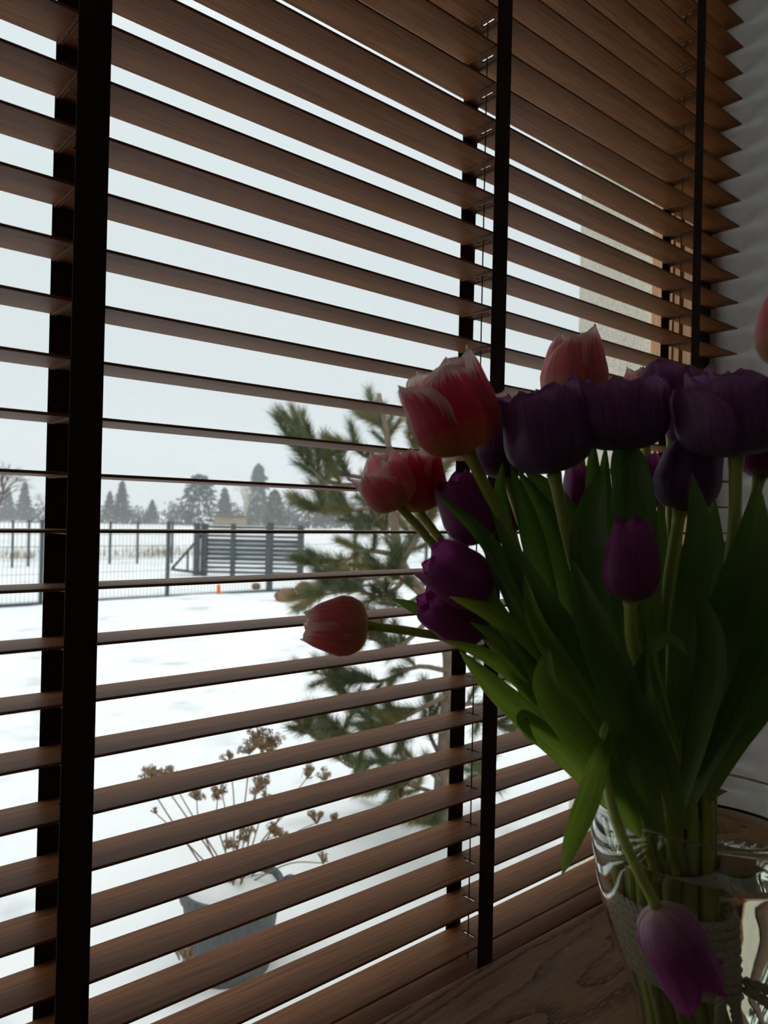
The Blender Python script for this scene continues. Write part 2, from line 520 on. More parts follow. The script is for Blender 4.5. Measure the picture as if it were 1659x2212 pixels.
M['orange'] = simple('orange_plastic', (0.85, 0.12, 0.02), 0.5, 0.1, 10)
M['grass'] = simple('dry_grass', (0.26, 0.20, 0.10), 0.9, 0.3, 5)
M['shed'] = simple('shed_boards', (0.28, 0.20, 0.12), 0.8, 0.25, 3)

# ------------------------------------------------------------------ structure: the room and the window
WALL_X = 1.3185
GROUND = -0.18
X0, X1, Y0, CEIL = -3.0, WALL_X, -4.2, 2.65
OPX0, OPX1, OPZ0, OPZ1 = -0.50, WALL_X, 0.57, 2.36     # hole in the inner wall
def struct(o, label=None):
    o['kind'] = 'structure'
    if label: o['label'] = label
    return o

m = MB(); m.box(X0, X1, Y0, 0.062, -0.06, 0.0)
struct(m.build('floor', M['floor']))
m = MB(); m.box(X0, X1, Y0, 0.062, CEIL, CEIL + 0.1)
struct(m.build('ceiling', M['ceiling']))
m = MB(); m.box(X1, X1 + 0.12, Y0, 0.14, 0.0, CEIL)
struct(m.build('wall_right', M['plaster']), 'white plaster wall beside the end of the blind')
m = MB(); m.box(X0 - 0.12, X0, Y0, 0.062, 0.0, CEIL)
struct(m.build('wall_left', M['far_wall']))
m = MB(); m.box(X0, X1, Y0 - 0.12, Y0, 0.0, CEIL)
struct(m.build('wall_back', M['far_wall']))
m = MB()
W2X0, W2X1 = -2.15, -0.78                                # hole of the second window, left of the picture
m.box(X0 - 0.12, W2X0, 0.062, 0.14, 0.0, CEIL)
m.box(W2X1, OPX0, 0.062, 0.14, 0.0, CEIL)
m.box(W2X0, W2X1, 0.062, 0.14, 0.0, OPZ0)
m.box(W2X0, W2X1, 0.062, 0.14, OPZ1, CEIL)
m.box(OPX0, OPX1, 0.062, 0.14, 0.0, OPZ0)
m.box(OPX0, OPX1, 0.062, 0.14, OPZ1, CEIL)
struct(m.build('wall_window', M['plaster']))
m = MB()
EX0, EX1, EZ0, EZ1 = OPX0 + 0.07, 1.292, OPZ0 - 0.06, OPZ1 - 0.06
m.box(X0 - 0.12, W2X0 + 0.07, 0.141, 0.312, GROUND - 0.1, CEIL + 0.3)
m.box(W2X1 - 0.07, EX0, 0.141, 0.312, GROUND - 0.1, CEIL + 0.3)
m.box(W2X0 + 0.07, W2X1 - 0.07, 0.141, 0.312, GROUND - 0.1, EZ0)
m.box(W2X0 + 0.07, W2X1 - 0.07, 0.141, 0.312, EZ1, CEIL + 0.3)
m.box(EX1, X1 + 2.5, 0.141, 0.312, GROUND - 0.1, CEIL + 0.3)
m.box(EX0, EX1, 0.141, 0.312, GROUND - 0.1, EZ0)
m.box(EX0, EX1, 0.141, 0.312, EZ1, CEIL + 0.3)
struct(m.build('wall_outer', M['stucco']), 'cream roughcast reveal of the outer wall beside the window')

win = thing('window_1', (0.4, 0.062, OPZ0), 'wide window with golden brown wooden frame behind the blind', None)
win['kind'] = 'structure'
FX1 = 1.272
def frame_side(m):
    # stepped jamb so that its side shows the rebate and the seal grooves
    m.box(FX1, OPX1 - 0.001, 0.057, 0.080, OPZ0 + 0.002, OPZ1 - 0.002)
    m.box(FX1 + 0.010, OPX1 - 0.001, 0.080, 0.085, OPZ0 + 0.002, OPZ1 - 0.002)
    m.box(FX1 - 0.002, OPX1 - 0.001, 0.085, 0.096, OPZ0 + 0.002, OPZ1 - 0.002)
    m.box(FX1 + 0.006, OPX1 - 0.001, 0.096, 0.099, OPZ0 + 0.002, OPZ1 - 0.002)
    m.box(FX1 - 0.004, OPX1 - 0.001, 0.099, 0.139, OPZ0 + 0.002, OPZ1 - 0.002)
m = MB(); frame_side(m)
jamb_r = m.build('window_jamb', M['frame'], win)
m = MB(); m.box(FX1 + 0.001, OPX1 - 0.001, 0.0535, 0.0568, OPZ0 + 0.002, OPZ1 - 0.002)
m.build('jamb_shade_strip', M['seal'], win)  # black strip added as the shade on the jamb's backlit room face
m = MB(); m.box(OPX0 + 0.001, OPX0 + 0.09, 0.057, 0.139, OPZ0 + 0.002, OPZ1 - 0.002)
m.build('window_jamb', M['frame'], win)
m = MB(); m.box(OPX0 + 0.09, FX1, 0.057, 0.139, OPZ1 - 0.09, OPZ1 - 0.002)
m.build('window_head', M['frame'], win)
m = MB(); m.box(OPX0 + 0.09, FX1, 0.057, 0.139, OPZ0 + 0.002, OPZ0 + 0.09)
m.build('window_rail', M['frame'], win)
m = MB(); m.box(FX1 + 0.0095, FX1 + 0.012, 0.0802, 0.0848, OPZ0 + 0.09, OPZ1 - 0.09)
m.build('rubber_seal', M['seal'], jamb_r)
m = MB(); m.box(OPX0 + 0.09, FX1 - 0.005, 0.108, 0.112, OPZ0 + 0.09, OPZ1 - 0.09)
m.build('window_pane', M['pane'], win)

win2 = thing('window_2', (-1.4, 0.062, OPZ0), 'neighbouring window with golden brown wooden frame', None)
win2['kind'] = 'structure'
for a, b in ((W2X0 + 0.001, W2X0 + 0.09), (W2X1 - 0.09, W2X1 - 0.001)):
    m = MB(); m.box(a, b, 0.064, 0.139, OPZ0 + 0.002, OPZ1 - 0.002); m.build('window_jamb', M['frame'], win2)
for a, b in ((OPZ1 - 0.09, OPZ1 - 0.002), (OPZ0 + 0.002, OPZ0 + 0.09)):
    m = MB(); m.box(W2X0 + 0.09, W2X1 - 0.09, 0.064, 0.139, a, b); m.build('window_rail', M['frame'], win2)
m = MB(); m.box(W2X0 + 0.09, W2X1 - 0.09, 0.108, 0.112, OPZ0 + 0.09, OPZ1 - 0.09); m.build('window_pane', M['pane'], win2)

# ------------------------------------------------------------------ the venetian blind
PITCH_Z, DEPTH, TH = 0.044, 0.0497, 0.0024
ZA = 1.25 + 0.37835
SX0, SX1 = -0.416, 1.3086
TAPES = [-0.266, 0.2084, 0.6854, 1.1584]
blind = thing('venetian_blind', (0.45, 0.025, 2.31), 'brown wooden venetian blind with wide slats and dark ladder tapes across the window', 'blind')

def slat_mesh():
    """slat with a rounded front and back edge and a slot for each lift cord; runs along x, front edge at y = 0"""
    mb = MB()
    xs = [SX0]
    for t in TAPES:
        xs += [t - 0.0022, t + 0.0022]
    xs.append(SX1)
    ys = [0.0, 0.0009, 0.0155, 0.0345, DEPTH - 0.0009, DEPTH]
    hz = [TH * 0.30, TH / 2, TH / 2, TH / 2, TH / 2, TH * 0.30]
    idx = {}
    for s in (1, -1):
        for i, x in enumerate(xs):
            for j, y in enumerate(ys):
                idx[s, i, j] = mb.vert((x, y, s * hz[j]))
    hole = lambda i, j: j == 2 and i % 2 == 1
    for i in range(len(xs) - 1):
        for j in range(len(ys) - 1):
            if hole(i, j):
                for (a, b) in (((i, j), (i + 1, j)), ((i + 1, j), (i + 1, j + 1)), ((i + 1, j + 1), (i, j + 1)), ((i, j + 1), (i, j))):
                    mb.f.append((idx[(1,) + a], idx[(1,) + b], idx[(-1,) + b], idx[(-1,) + a]))
                continue
            mb.f.append((idx[1, i, j], idx[1, i + 1, j], idx[1, i + 1, j + 1], idx[1, i, j + 1]))
            mb.f.append((idx[-1, i, j], idx[-1, i, j + 1], idx[-1, i + 1, j + 1], idx[-1, i + 1, j]))
    n, k = len(xs) - 1, len(ys) - 1
    for i in range(n):
        mb.f.append((idx[1, i, 0], idx[-1, i, 0], idx[-1, i + 1, 0], idx[1, i + 1, 0]))
        mb.f.append((idx[1, i, k], idx[1, i + 1, k], idx[-1, i + 1, k], idx[-1, i, k]))
    for j in range(k):
        mb.f.append((idx[1, 0, j], idx[1, 0, j + 1], idx[-1, 0, j + 1], idx[-1, 0, j]))
        mb.f.append((idx[1, n, j], idx[-1, n, j], idx[-1, n, j + 1], idx[1, n, j + 1]))
    return mb.mesh('slat', M['slat'])

sm = slat_mesh()
I0, I1 = -14, 20
random.seed(4)
for i in range(I0, I1 + 1):
    o = link('slat', sm, blind)
    o.location = (random.uniform(-0.0012, 0.0012), random.uniform(-0.0004, 0.0004), ZA - i * PITCH_Z)
    o.rotation_euler = (math.radians(-0.3) + random.uniform(-0.004, 0.004), 0, 0)
ZTOP, ZBOT = ZA - I0 * PITCH_Z + 0.03, ZA - I1 * PITCH_Z - 0.025
for t in TAPES:
    for yy in (-0.0012, DEPTH + 0.0012):
        mb = MB(); mb.box(t - 0.0126, t + 0.0126, yy - 0.0005, yy + 0.0005, ZBOT, ZTOP)
        lt_ = mb.build('ladder_tape', M['tape'], blind)
    mb = MB(); mb.tube([(t, DEPTH / 2 + 0.001, ZBOT - 0.005), (t, DEPTH / 2 + 0.001, ZTOP)], 0.0009, 6)
    mb.build('lift_cord', M['cord'], blind, True)
    mb = MB()
    for i in range(I0, I1 + 1):
        z = ZA - i * PITCH_Z - TH / 2 - 0.0007
        for dx in (-0.0112, -0.0088, 0.0088, 0.0112):
            mb.bar((t + dx, -0.0012, z), (t + dx, DEPTH + 0.0012, z), 0.0013, 0.0011)
    tag(mb.build('ladder_rungs', M['rung'], lt_), kind='stuff')
mb = MB(); mb.box(SX0, SX1, -0.006, DEPTH + 0.004, ZTOP, ZTOP + 0.045)
mb.build('head_rail', M['slat'], blind)
mb = MB(); mb.box(SX0, SX1, -0.001, DEPTH + 0.001, ZBOT - 0.018, ZBOT - 0.001)
br_ = mb.build('bottom_rail', M['slat'], blind)
bvl = br_.modifiers.new('bevel', 'BEVEL'); bvl.width = 0.002; bvl.segments = 2

# ------------------------------------------------------------------ oak table in front of the blind
TABZ = 0.75
table = thing('table', (0.45, -0.45, 0.0), 'brown oak table with cathedral grain standing against the blind', 'table')
table.rotation_euler = (0, 0, -0.020)
def tpart(name, mb, mt, smooth=False):
    o = link(name, mb.mesh(name, mt, smooth)); o.parent = table
    return o
mb = MB(); mb.box(-0.75, 0.845, -0.42, 0.4235, TABZ - 0.030, TABZ)
top = tpart('tabletop', mb, M['oak'])
bv = top.modifiers.new('bevel', 'BEVEL'); bv.width = 0.0015; bv.segments = 2
for sx in (-0.70, 0.79):
    for sy in (-0.37, 0.37):
        mb = MB(); mb.box(sx - 0.03, sx + 0.03, sy - 0.03, sy + 0.03, 0.0, TABZ - 0.0305)
        tpart('leg', mb, M['oak'])
mb = MB()
mb.box(-0.67, 0.76, 0.36, 0.38, TABZ - 0.10, TABZ - 0.0305); mb.box(-0.67, 0.76, -0.38, -0.36, TABZ - 0.10, TABZ - 0.0305)
tpart('apron', mb, M['oak'])

# ------------------------------------------------------------------ glass vase with water
VC = Vector((0.5036, -0.3509, 0))
RIM_Z = 1.06
vase = thing('glass_vase', (VC.x, VC.y, TABZ), 'clear waisted glass vase holding the tulips on the oak table', 'vase')
prof = [(TABZ + 0.001, 0.058), (0.760, 0.0585), (0.80, 0.0500), (0.85, 0.0430), (0.885, 0.0412), (0.905, 0.0416), (0.930, 0.0458), (0.953, 0.0545), (0.976, 0.0628),
        (0.999, 0.0692), (1.024, 0.0736), (1.037, 0.0752), (1.050, 0.0752), (1.0585, 0.0745)]
prof = spline(prof, 44)
WALLT = 0.0028
def vase_mesh():
    mb = MB()
    outer = [(0.0005, prof[0][0])] + [(r, z) for z, r in prof]
    rc, rl = prof[-1][1] - WALLT / 2, WALLT * 0.62
    rim = [(rc + rl * math.cos(a), RIM_Z + rl * math.sin(a)) for a in [math.pi * (k - 0.5) / 9.0 for k in range(0, 11)]]
    inner = [(r - WALLT, z) for z, r in reversed(prof) if z > TABZ + 0.016]
    floor_in = [(inner[-1][0] * 0.96, TABZ + 0.0125), (0.0005, TABZ + 0.012)]
    mb.lathe(outer + rim + inner + floor_in, 72, VC.x, VC.y, closed=True)
    return mb
vase_mesh().build('vase_body', M['vase'], vase, True)
WATER_Z = 1.036
mb = MB()
wp = [(r - WALLT - 0.00015, z) for z, r in prof if TABZ + 0.018 < z < WATER_Z - 0.003]
rt_ = interp(WATER_Z, [z for z, r in prof], [r for z, r in prof]) - WALLT - 0.00015
men = [(rt_, WATER_Z + 0.0012), (rt_ - 0.0012, WATER_Z + 0.0002), (rt_ - 0.003, WATER_Z), (0.0004, WATER_Z)]
mb.lathe([(0.0004, TABZ + 0.0135), (wp[0][0] * 0.95, TABZ + 0.0138)] + wp + men, 72, VC.x, VC.y, closed=True)
water = mb.build('water', M['water'], None, True)
tag(water, 'clear water filling the glass vase almost to the rim', 'water')

# ------------------------------------------------------------------ tulips
RH = Vector((math.cos(YAW), -math.sin(YAW), 0))        # image right, on the level
def vpt(dr, df, z):
    """point in the vase: dr to the image right of its axis, df away from the camera"""
    return Vector((VC.x, VC.y, 0)) + RH * dr + FWH * df + Vector((0, 0, z))
NECK = U(1442, 1690, 0.505)
ROPE_Z0, ROPE_Z1 = 0.955, 1.006
ROPE_C = (-0.020, 0.0)
slots = []
for k in range(34):
    rr = math.sqrt((k + 0.5) / 34)
    aa = k * 2.39996
    slots.append((rr * math.cos(aa), rr * math.sin(aa)))
slot_free = list(range(34))
def take_slot(px, d):
    """bundle place that lies on the side the flower leans to"""
    tx = max(-1, min(1, (px - 1330) / 300.0)); td = max(-1, min(1, (d - 0.51) / 0.07))
    k = min(slot_free, key=lambda q: (slots[q][0] - tx) ** 2 + (slots[q][1] - td) ** 2)
    slot_free.remove(k)
    return slots[k]

def stem_path(base, mids, px, d):
    sx, sy = take_slot(px, d)
    pts = [base] + [U(*q) for q in mids]
    pts.append(NECK + RH * (sx * 0.030) + FWH * (sy * 0.030) + Vector((0, 0, 0.0)))
    pts.append(vpt(ROPE_C[0] + 0.0 + sx * 0.0245, sy * 0.0245, 0.995))
    pts.append(vpt(ROPE_C[0] + 0.004 + sx * 0.0225, sy * 0.0225, 0.955))
    pts.append(vpt(-0.006 + sx * 0.0265, sy * 0.0265, 0.895))
    pts.append(vpt(0.0 + sx * 0.031, sy * 0.031, 0.84))
    pts.append(vpt(0.002 + sx * 0.042, sy * 0.042, 0.768))
    return pts

def stem_mesh(pts, r=0.0042, n=54):
    sp = [Vector(p) for p in spline(pts, n)]
    mb = MB()
    rad = [r * (0.92 - 0.12 * max(0, (i - 27) / 27.0)) for i in range(n)]
    rad[0] = r * 1.15
    mb.tube(sp, rad, 9)
    return mb

PV = [0, .04, .09, .16, .26, .38, .5, .62, .74, .84, .92, .97, 1.0]
def petal_mesh(Hh, R, phi, inner, top, rng, flare=0.0, nu=13, nv=19, wide=1.0, point=0.5, exact=False):
    """one petal about the local z axis; base at the origin"""
    mb = MB()
    P, UVS = [], []
    hs = rng.uniform(0.93, 1.04) * (0.97 if inner else 1.0)
    rs = (0.86 if inner else 1.03) * rng.uniform(0.97, 1.03)
    lean = rng.uniform(-0.04, 0.12) + flare
    if exact:
        hs, lean = rng.uniform(0.98, 1.02), flare + rng.uniform(-0.01, 0.02)
    ph = rng.uniform(0, 6.28)
    tw = rng.uniform(-0.06, 0.06)
    curl = rng.uniform(0.0, 0.05)
    for j in range(nv):
        v = j / (nv - 1)
        vv = 1 - (1 - v) ** 1.35
        h = interp(vv, [0, .05, .12, .22, .35, .5, .7, .85, 1], [0, .012, .05, .135, .27, .44, .67, .85, 1.0]) * Hh * hs
        r = interp(vv, [0, .05, .12, .22, .35, .5, .65, .8, .92, 1], [.10, .36, .60, .82, .96, 1.0, .985 + (top - 1) * .25, 1 + (top - 1) * .55, 1 + (top - 1) * .85, top]) * R * rs
        r += lean * R * v * v
        if vv < 0.5:
            wprof = interp(vv, [0, .06, .15, .3, .42, .5], [.16, .36, .64, .90, .99, 1.0])
        else:
            tt = (vv - 0.5) / 0.5
            pk = min(1.0, max(0.0, point))
            wprof = max(0.03, (1 - tt ** (2.8 - 1.3 * pk)) ** (0.50 + 0.40 * pk)) if tt < 1 else 0.03
        wd = R * 1.14 * wide * wprof
        row, urow = [], []
        for i in range(nu):
            u = -1 + 2 * i / (nu - 1)
            ang = phi + u * min(1.25, wd / max(r, 0.30 * R)) + tw * v
            rr = r * (1 - 0.05 * u * u * (0 if inner else 1)) + R * (0.05 * math.exp(-(u / 0.18) ** 2) * (0.3 + v) * (1 if not inner else 0.5)
                 + 0.032 * math.sin(4.2 * u + ph + 3 * v) * v + curl * max(0, v - 0.8) * 3 * u * u)
            z = h - R * 0.10 * u * u * v + R * 0.03 * math.sin(6 * u + ph) * v * v
            row.append((rr * math.cos(ang), rr * math.sin(ang), z))
            urow.append((0.5 + 0.5 * u, v))
        P.append(row); UVS.append(urow)
    mb.grid(P, UVS)
    return mb

def basis(axis, roll):
    z = axis.normalized()
    x = z.cross(fw)
    if x.length < 1e-3:
        x = z.cross(UP)
    x.normalize()
    y = z.cross(x)
    x2 = x * math.cos(roll) + y * math.sin(roll)
    y2 = z.cross(x2)
    return Matrix((x2, y2, z)).transposed().to_4x4()

tulip_no = [0]
def tulip(base, tip, wpx, material, label, mids, top=0.62, roll=0.3, flare=0.0, wide=1.0, point=0.5, petals=6, stem=True, stem_r=0.0042, group='tulips in the glass vase', stem_pts=None, open_front=None, spec=None):
    """base, tip: (x, y, depth) of the flower's foot and of its top; wpx: its width in pixels"""
    tulip_no[0] += 1
    rng = random.Random(100 + tulip_no[0])
    b, t = U(*base), U(*tip)
    Hh = (t - b).length
    R = wpx / 2.0 * base[2] / F_PX
    root = thing('tulip', b, label, 'tulip', group)
    mw = Matrix.Translation(b) @ basis(t - b, roll)
    for k, (ang, hsc, ln, inr) in enumerate(spec or []):
        # angle about the flower's axis: 0 = picture left of an upright flower, 90 = towards the camera
        me = petal_mesh(Hh * hsc, R, math.radians(ang), inr, top, rng, ln + flare - 0.04, wide=wide, point=point, exact=True)
        for i, v in enumerate(me.v):
            me.v[i] = tuple(mw @ Vector(v))
        me.build('petal', M[material], root, True)
    for k in range(0 if spec else petals):
        inner = k >= 3
        phi = (k % 3) * 2 * math.pi / 3 + (math.pi / 3 if inner else 0) + rng.uniform(-0.1, 0.1)
        fl = flare
        if open_front and k in open_front:
            fl += open_front[k]
        me = petal_mesh(Hh, R, phi, inner, top, rng, fl, wide=wide, point=point)
        for i, v in enumerate(me.v):
            me.v[i] = tuple(mw @ Vector(v))
        me.build('petal', M[material], root, True)
    if stem:
        pts = stem_pts if stem_pts else stem_path(b, mids, base[0], base[2])
        stem_mesh(pts, stem_r).build('stem', M['stem'], root, True)
    return root

def leaf(root, pts, wpx, twist=0.25, material='leaf', fold=0.35, prof=None, n=26, name='leaf'):
    """pts: (x, y, depth) from the foot to the tip; wpx: greatest width; twist: turn about the length, radians (or a list)"""
    sp = spline(pts, n)
    tws = twist if isinstance(twist, (list, tuple)) else [twist, twist]
    mb = MB()
    P, UVS = [], []
    C3 = [U(*q) for q in sp]
    for i in range(n):
        v = i / (n - 1)
        c = C3[i]
        t = (C3[min(i + 1, n - 1)] - C3[max(i - 1, 0)]).normalized()
        view = (c - CAM).normalized()
        s = t.cross(view)
        if s.length < 1e-4:
            s = RT.copy()
        s.normalize()
        nn = s.cross(t)
        a = interp(v, [k / (len(tws) - 1) for k in range(len(tws))], tws)
        side = s * math.cos(a) + nn * math.sin(a)
        nor = side.cross(t)
        pw = interp(v, [0, .1, .25, .45, .62, .78, .9, .96, 1], [.42, .55, .8, 1.0, .97, .74, .42, .2, .02]) if prof is None else interp(v, prof[0], prof[1])
        w = wpx / 2.0 * sp[i][2] / F_PX * pw / max(0.55, abs(math.cos(a)))
        row, ur = [], []
        for k in range(7):
            u = -1 + k / 3.0
            row.append(c + side * (u * w) - nor * (fold * w * (u * u - 0.35)) + nor * (0.05 * w * math.sin(9 * v + 3 * u)))
            ur.append((0.5 + 0.5 * u, v))
        P.append(row); UVS.append(ur)
    mb.grid(P, UVS)
    return mb.build(name, M[material], root, True)

T = {}
# pink and cream tulips
T['p1'] = tulip((1012, 977, .475), (938, 785, .470), 186, 'pink', 'large pink tulip with white tipped petals, upper left of the bouquet',
                [(1085, 1130, .485), (1190, 1380, .495), (1330, 1590, .50)], top=0.86, roll=0, point=0.08, wide=0.98,
                spec=[(98, .90, .03, 0), (186, 1.03, .0, 0), (22, .90, .20, 0), (300, 1.0, .05, 1), (-14, .90, .24, 1), (238, 1.05, .0, 1)])
T['p2'] = tulip((863, 1093, .500), (800, 990, .490), 122, 'palepink', 'small pale pink tulip with pointed petals overlapping a redder one',
                [(945, 1188, .505), (1080, 1370, .51), (1300, 1600, .51)], stem_r=0.0033, top=0.90, roll=0, point=0.9, wide=0.95,
                spec=[(62, .93, .06, 0), (148, 1.06, -.04, 0), (265, 1.0, 0, 0), (2, .93, .30, 1), (205, 1.0, 0, 1), (108, .95, 0, 1)])
T['p3'] = tulip((906, 1107, .520), (888, 968, .520), 122, 'pink', 'small red-pink tulip with pale petal edges partly behind a pale pink one',
                [(950, 1165, .52), (1085, 1350, .525), (1305, 1590, .52)], stem_r=0.0033, top=0.86, roll=0, point=0.4,
                spec=[(85, .97, .0, 0), (170, 1.04, .06, 0), (20, .96, .05, 0), (230, 1.0, 0, 1), (300, 1.0, .0, 1), (130, .9, 0, 1)])
T['p4'] = tulip((795, 1352, .520), (654, 1350, .515), 126, 'palepink', 'closed pink tulip bending out sideways to the far left on a long stem',
                [(900, 1366, .52), (1010, 1392, .518), (1180, 1490, .515), (1330, 1620, .51)], stem_r=0.0033, top=0.50, roll=0.5, wide=1.05, point=0.3)
T['p5'] = tulip((1236, 885, .560), (1240, 712, .560), 138, 'palepink', 'pale pink tulip standing highest above the purple ones in the middle',
                [(1262, 1050, .56), (1330, 1350, .55), (1400, 1560, .53)], top=0.62, roll=0, point=0.5,
                spec=[(72, .86, .02, 0), (160, 1.04, 0, 0), (290, 1.0, 0, 0), (14, .92, .03, 1), (228, 1.0, 0, 1), (118, .93, 0, 1)])
T['p6'] = tulip((1088, 985, .575), (1072, 848, .575), 104, 'pink', 'pink tulip peeping out behind dark purple tulips beside the middle tape',
                [(1150, 1150, .565), (1270, 1400, .55), (1380, 1580, .53)], top=0.66, roll=0.9, point=0.3)
T['p7'] = tulip((1700, 790, .500), (1694, 628, .500), 120, 'palepink', 'pale pink tulip cut by the right edge of the picture',
                [(1690, 960, .505), (1640, 1250, .51), (1520, 1560, .51)], top=0.60, roll=0.4)
T['p8'] = tulip((1392, 930, .600), (1386, 794, .600), 96, 'palepink', 'pink tulip almost hidden behind the row of dark purple tulips',
                [(1405, 1100, .59), (1430, 1350, .57), (1450, 1570, .54)], top=0.6, roll=0.2)
# dark purple tulips
T['d1'] = tulip((1196, 1022, .470), (1160, 835, .470), 196, 'purple', 'wide dark purple tulip in front, above a thick straight stem',
                [(1236, 1200, .475), (1300, 1420, .485), (1380, 1590, .495)], top=0.86, roll=0, wide=0.80, point=0.12,
                spec=[(52, .95, .05, 0), (104, .97, -.02, 1), (148, 1.02, .02, 0), (205, .98, .08, 0), (0, .92, .16, 1), (260, 1.03, 0, 1), (320, 1.0, .05, 1)])
T['d2'] = tulip((1096, 1032, .520), (1084, 868, .525), 140, 'purple', 'dusky purple tulip half hidden behind the left wide purple one',
                [(1150, 1180, .525), (1270, 1400, .52), (1385, 1590, .515)], top=0.82, roll=0.0, point=0.2)
T['d3'] = tulip((1342, 974, .470), (1338, 812, .468), 196, 'purple', 'dark purple tulip with a petal folding open to the left, centre of the row',
                [(1345, 1180, .475), (1385, 1400, .485), (1415, 1580, .495)], top=0.88, roll=0, wide=0.82, point=0.25,
                spec=[(12, 1.0, .30, 0), (66, .96, .02, 1), (122, 1.0, .0, 0), (185, .98, .10, 0), (255, 1.03, 0, 1), (318, 1.02, .06, 1)])
T['d4'] = tulip((1452, 930, .545), (1452, 786, .545), 150, 'purple', 'dark purple tulip behind the row, under the right ladder tape',
                [(1450, 1150, .54), (1445, 1400, .53), (1445, 1580, .515)], top=0.90, roll=0.8, point=0.1)
T['d5'] = tulip((1590, 986, .455), (1580, 800, .452), 228, 'purple', 'biggest dark purple tulip, at the right end of the row',
                [(1582, 1180, .460), (1540, 1420, .475), (1475, 1600, .49)], top=0.88, roll=0, wide=0.84, point=0.18,
                spec=[(14, .86, .26, 0), (62, .97, .0, 1), (112, .84, .03, 0), (172, .96, .08, 0), (232, 1.03, .02, 1), (290, 1.04, 0, 1), (338, 1.02, .05, 1)])
T['d6'] = tulip((1470, 1102, .480), (1500, 948, .480), 136, 'purple', 'nearly black closed tulip hanging just under the biggest purple one',
                [(1450, 1220, .485), (1425, 1420, .49), (1440, 1590, .50)], top=0.72, roll=0.6)
T['d7'] = tulip((1478, 962, .500), (1490, 838, .500), 92, 'magenta', 'narrow plum tulip squeezed between two big dark purple ones',
                [(1462, 1150, .505), (1450, 1400, .51), (1450, 1590, .51)], top=0.8, roll=0.1)
T['d8'] = tulip((1640, 1030, .520), (1668, 905, .525), 112, 'magenta', 'plum tulip behind the thick stem at the right edge',
                [(1605, 1180, .52), (1545, 1420, .52), (1485, 1590, .515)], top=0.8, roll=0.3)
# magenta tulips
T['m1'] = tulip((1046, 1168, .500), (972, 1024, .495), 124, 'magenta', 'uppermost of three magenta tulips leaning left below the pink ones',
                [(1105, 1290, .505), (1220, 1460, .51), (1360, 1610, .51)], stem_r=0.0033, top=0.72, roll=0.2, point=0.4)
T['m2'] = tulip((1058, 1286, .490), (916, 1192, .485), 126, 'magenta', 'middle of three magenta tulips leaning left out of the leaves',
                [(1120, 1370, .495), (1230, 1500, .50), (1365, 1630, .505)], top=0.74, roll=0.0, point=0.4)
T['m3'] = tulip((1046, 1366, .510), (906, 1286, .505), 118, 'magenta', 'lowest of three magenta tulips leaning left above the long bent stem',
                [(1110, 1440, .51), (1230, 1550, .51), (1360, 1660, .51)], top=0.74, roll=0.7, point=0.4)
T['m4'] = tulip((1362, 1298, .440), (1362, 1116, .442), 128, 'magenta', 'closed dark magenta tulip low down among the leaves in the centre',
                [(1368, 1400, .445), (1412, 1490, .46), (1450, 1600, .485)], top=0.60, roll=0, wide=0.92, point=0.4,
                spec=[(34, .92, .03, 0), (84, .97, -.02, 1), (128, .98, .02, 0), (235, 1.04, 0, 0), (180, 1.0, 0, 1), (315, 1.03, 0, 1)])
T['m6'] = tulip((1105, 1150, .545), (1090, 1048, .545), 90, 'magenta', 'small magenta tulip in the shade behind the largest pink stem',
                [(1160, 1300, .54), (1270, 1470, .53), (1390, 1610, .52)], stem_r=0.0033, top=0.7, roll=0.4)
T['m7'] = tulip((1262, 1130, .560), (1252, 1000, .560), 84, 'magenta', 'lilac tulip showing in the gap left of the central leaves',
                [(1290, 1280, .55), (1350, 1470, .54), (1410, 1600, .52)], stem_r=0.0033, top=0.75, roll=0.9)
T['m8'] = tulip((1382, 1105, .540), (1380, 980, .540), 112, 'magenta', 'magenta tulip behind the broad leaf under the central purple flower',
                [(1392, 1260, .535), (1410, 1450, .53), (1430, 1600, .515)], top=0.72, roll=0.1)
T['m9'] = tulip((1552, 1262, .535), (1552, 1160, .535), 82, 'magenta', 'small dark tulip deep in the bouquet beside the right thick stem',
                [(1530, 1380, .53), (1495, 1520, .52), (1470, 1610, .51)], top=0.7, roll=0.3)
# the drooping tulip hangs over the rim in front of the vase
droop = [U(1418, 1958, .405), U(1372, 1868, .405), U(1330, 1770, .415), U(1306, 1665, .438), U(1305, 1585, .455), U(1330, 1550, .470), U(1375, 1585, .480), U(1405, 1650, .490)]
sx, sy = take_slot(1300, .45)
droop += [NECK + RH * (sx * 0.03) + FWH * (sy * 0.03) + Vector((0, 0, -0.012)), vpt(ROPE_C[0] + sx * 0.0245, sy * 0.0245, 0.99), vpt(ROPE_C[0] + 0.004 + sx * 0.0225, sy * 0.0225, 0.955),
          vpt(-0.006 + sx * 0.0265, sy * 0.0265, 0.895), vpt(sx * 0.031, sy * 0.031, 0.84), vpt(0.002 + sx * 0.042, sy * 0.042, 0.768)]
T['m5'] = tulip((1418, 1958, .405), (1508, 2146, .400), 138, 'lilac', 'lilac magenta tulip drooping head down in front of the vase', [], top=0.98, roll=0, stem_r=0.0031,
                wide=0.92, point=0.75, stem_pts=droop,
                spec=[(128, 1.06, .0, 0), (52, .97, .04, 0), (5, .84, .26, 1), (240, .95, 0, 0), (186, .9, 0, 1), (300, .9, .05, 1)])

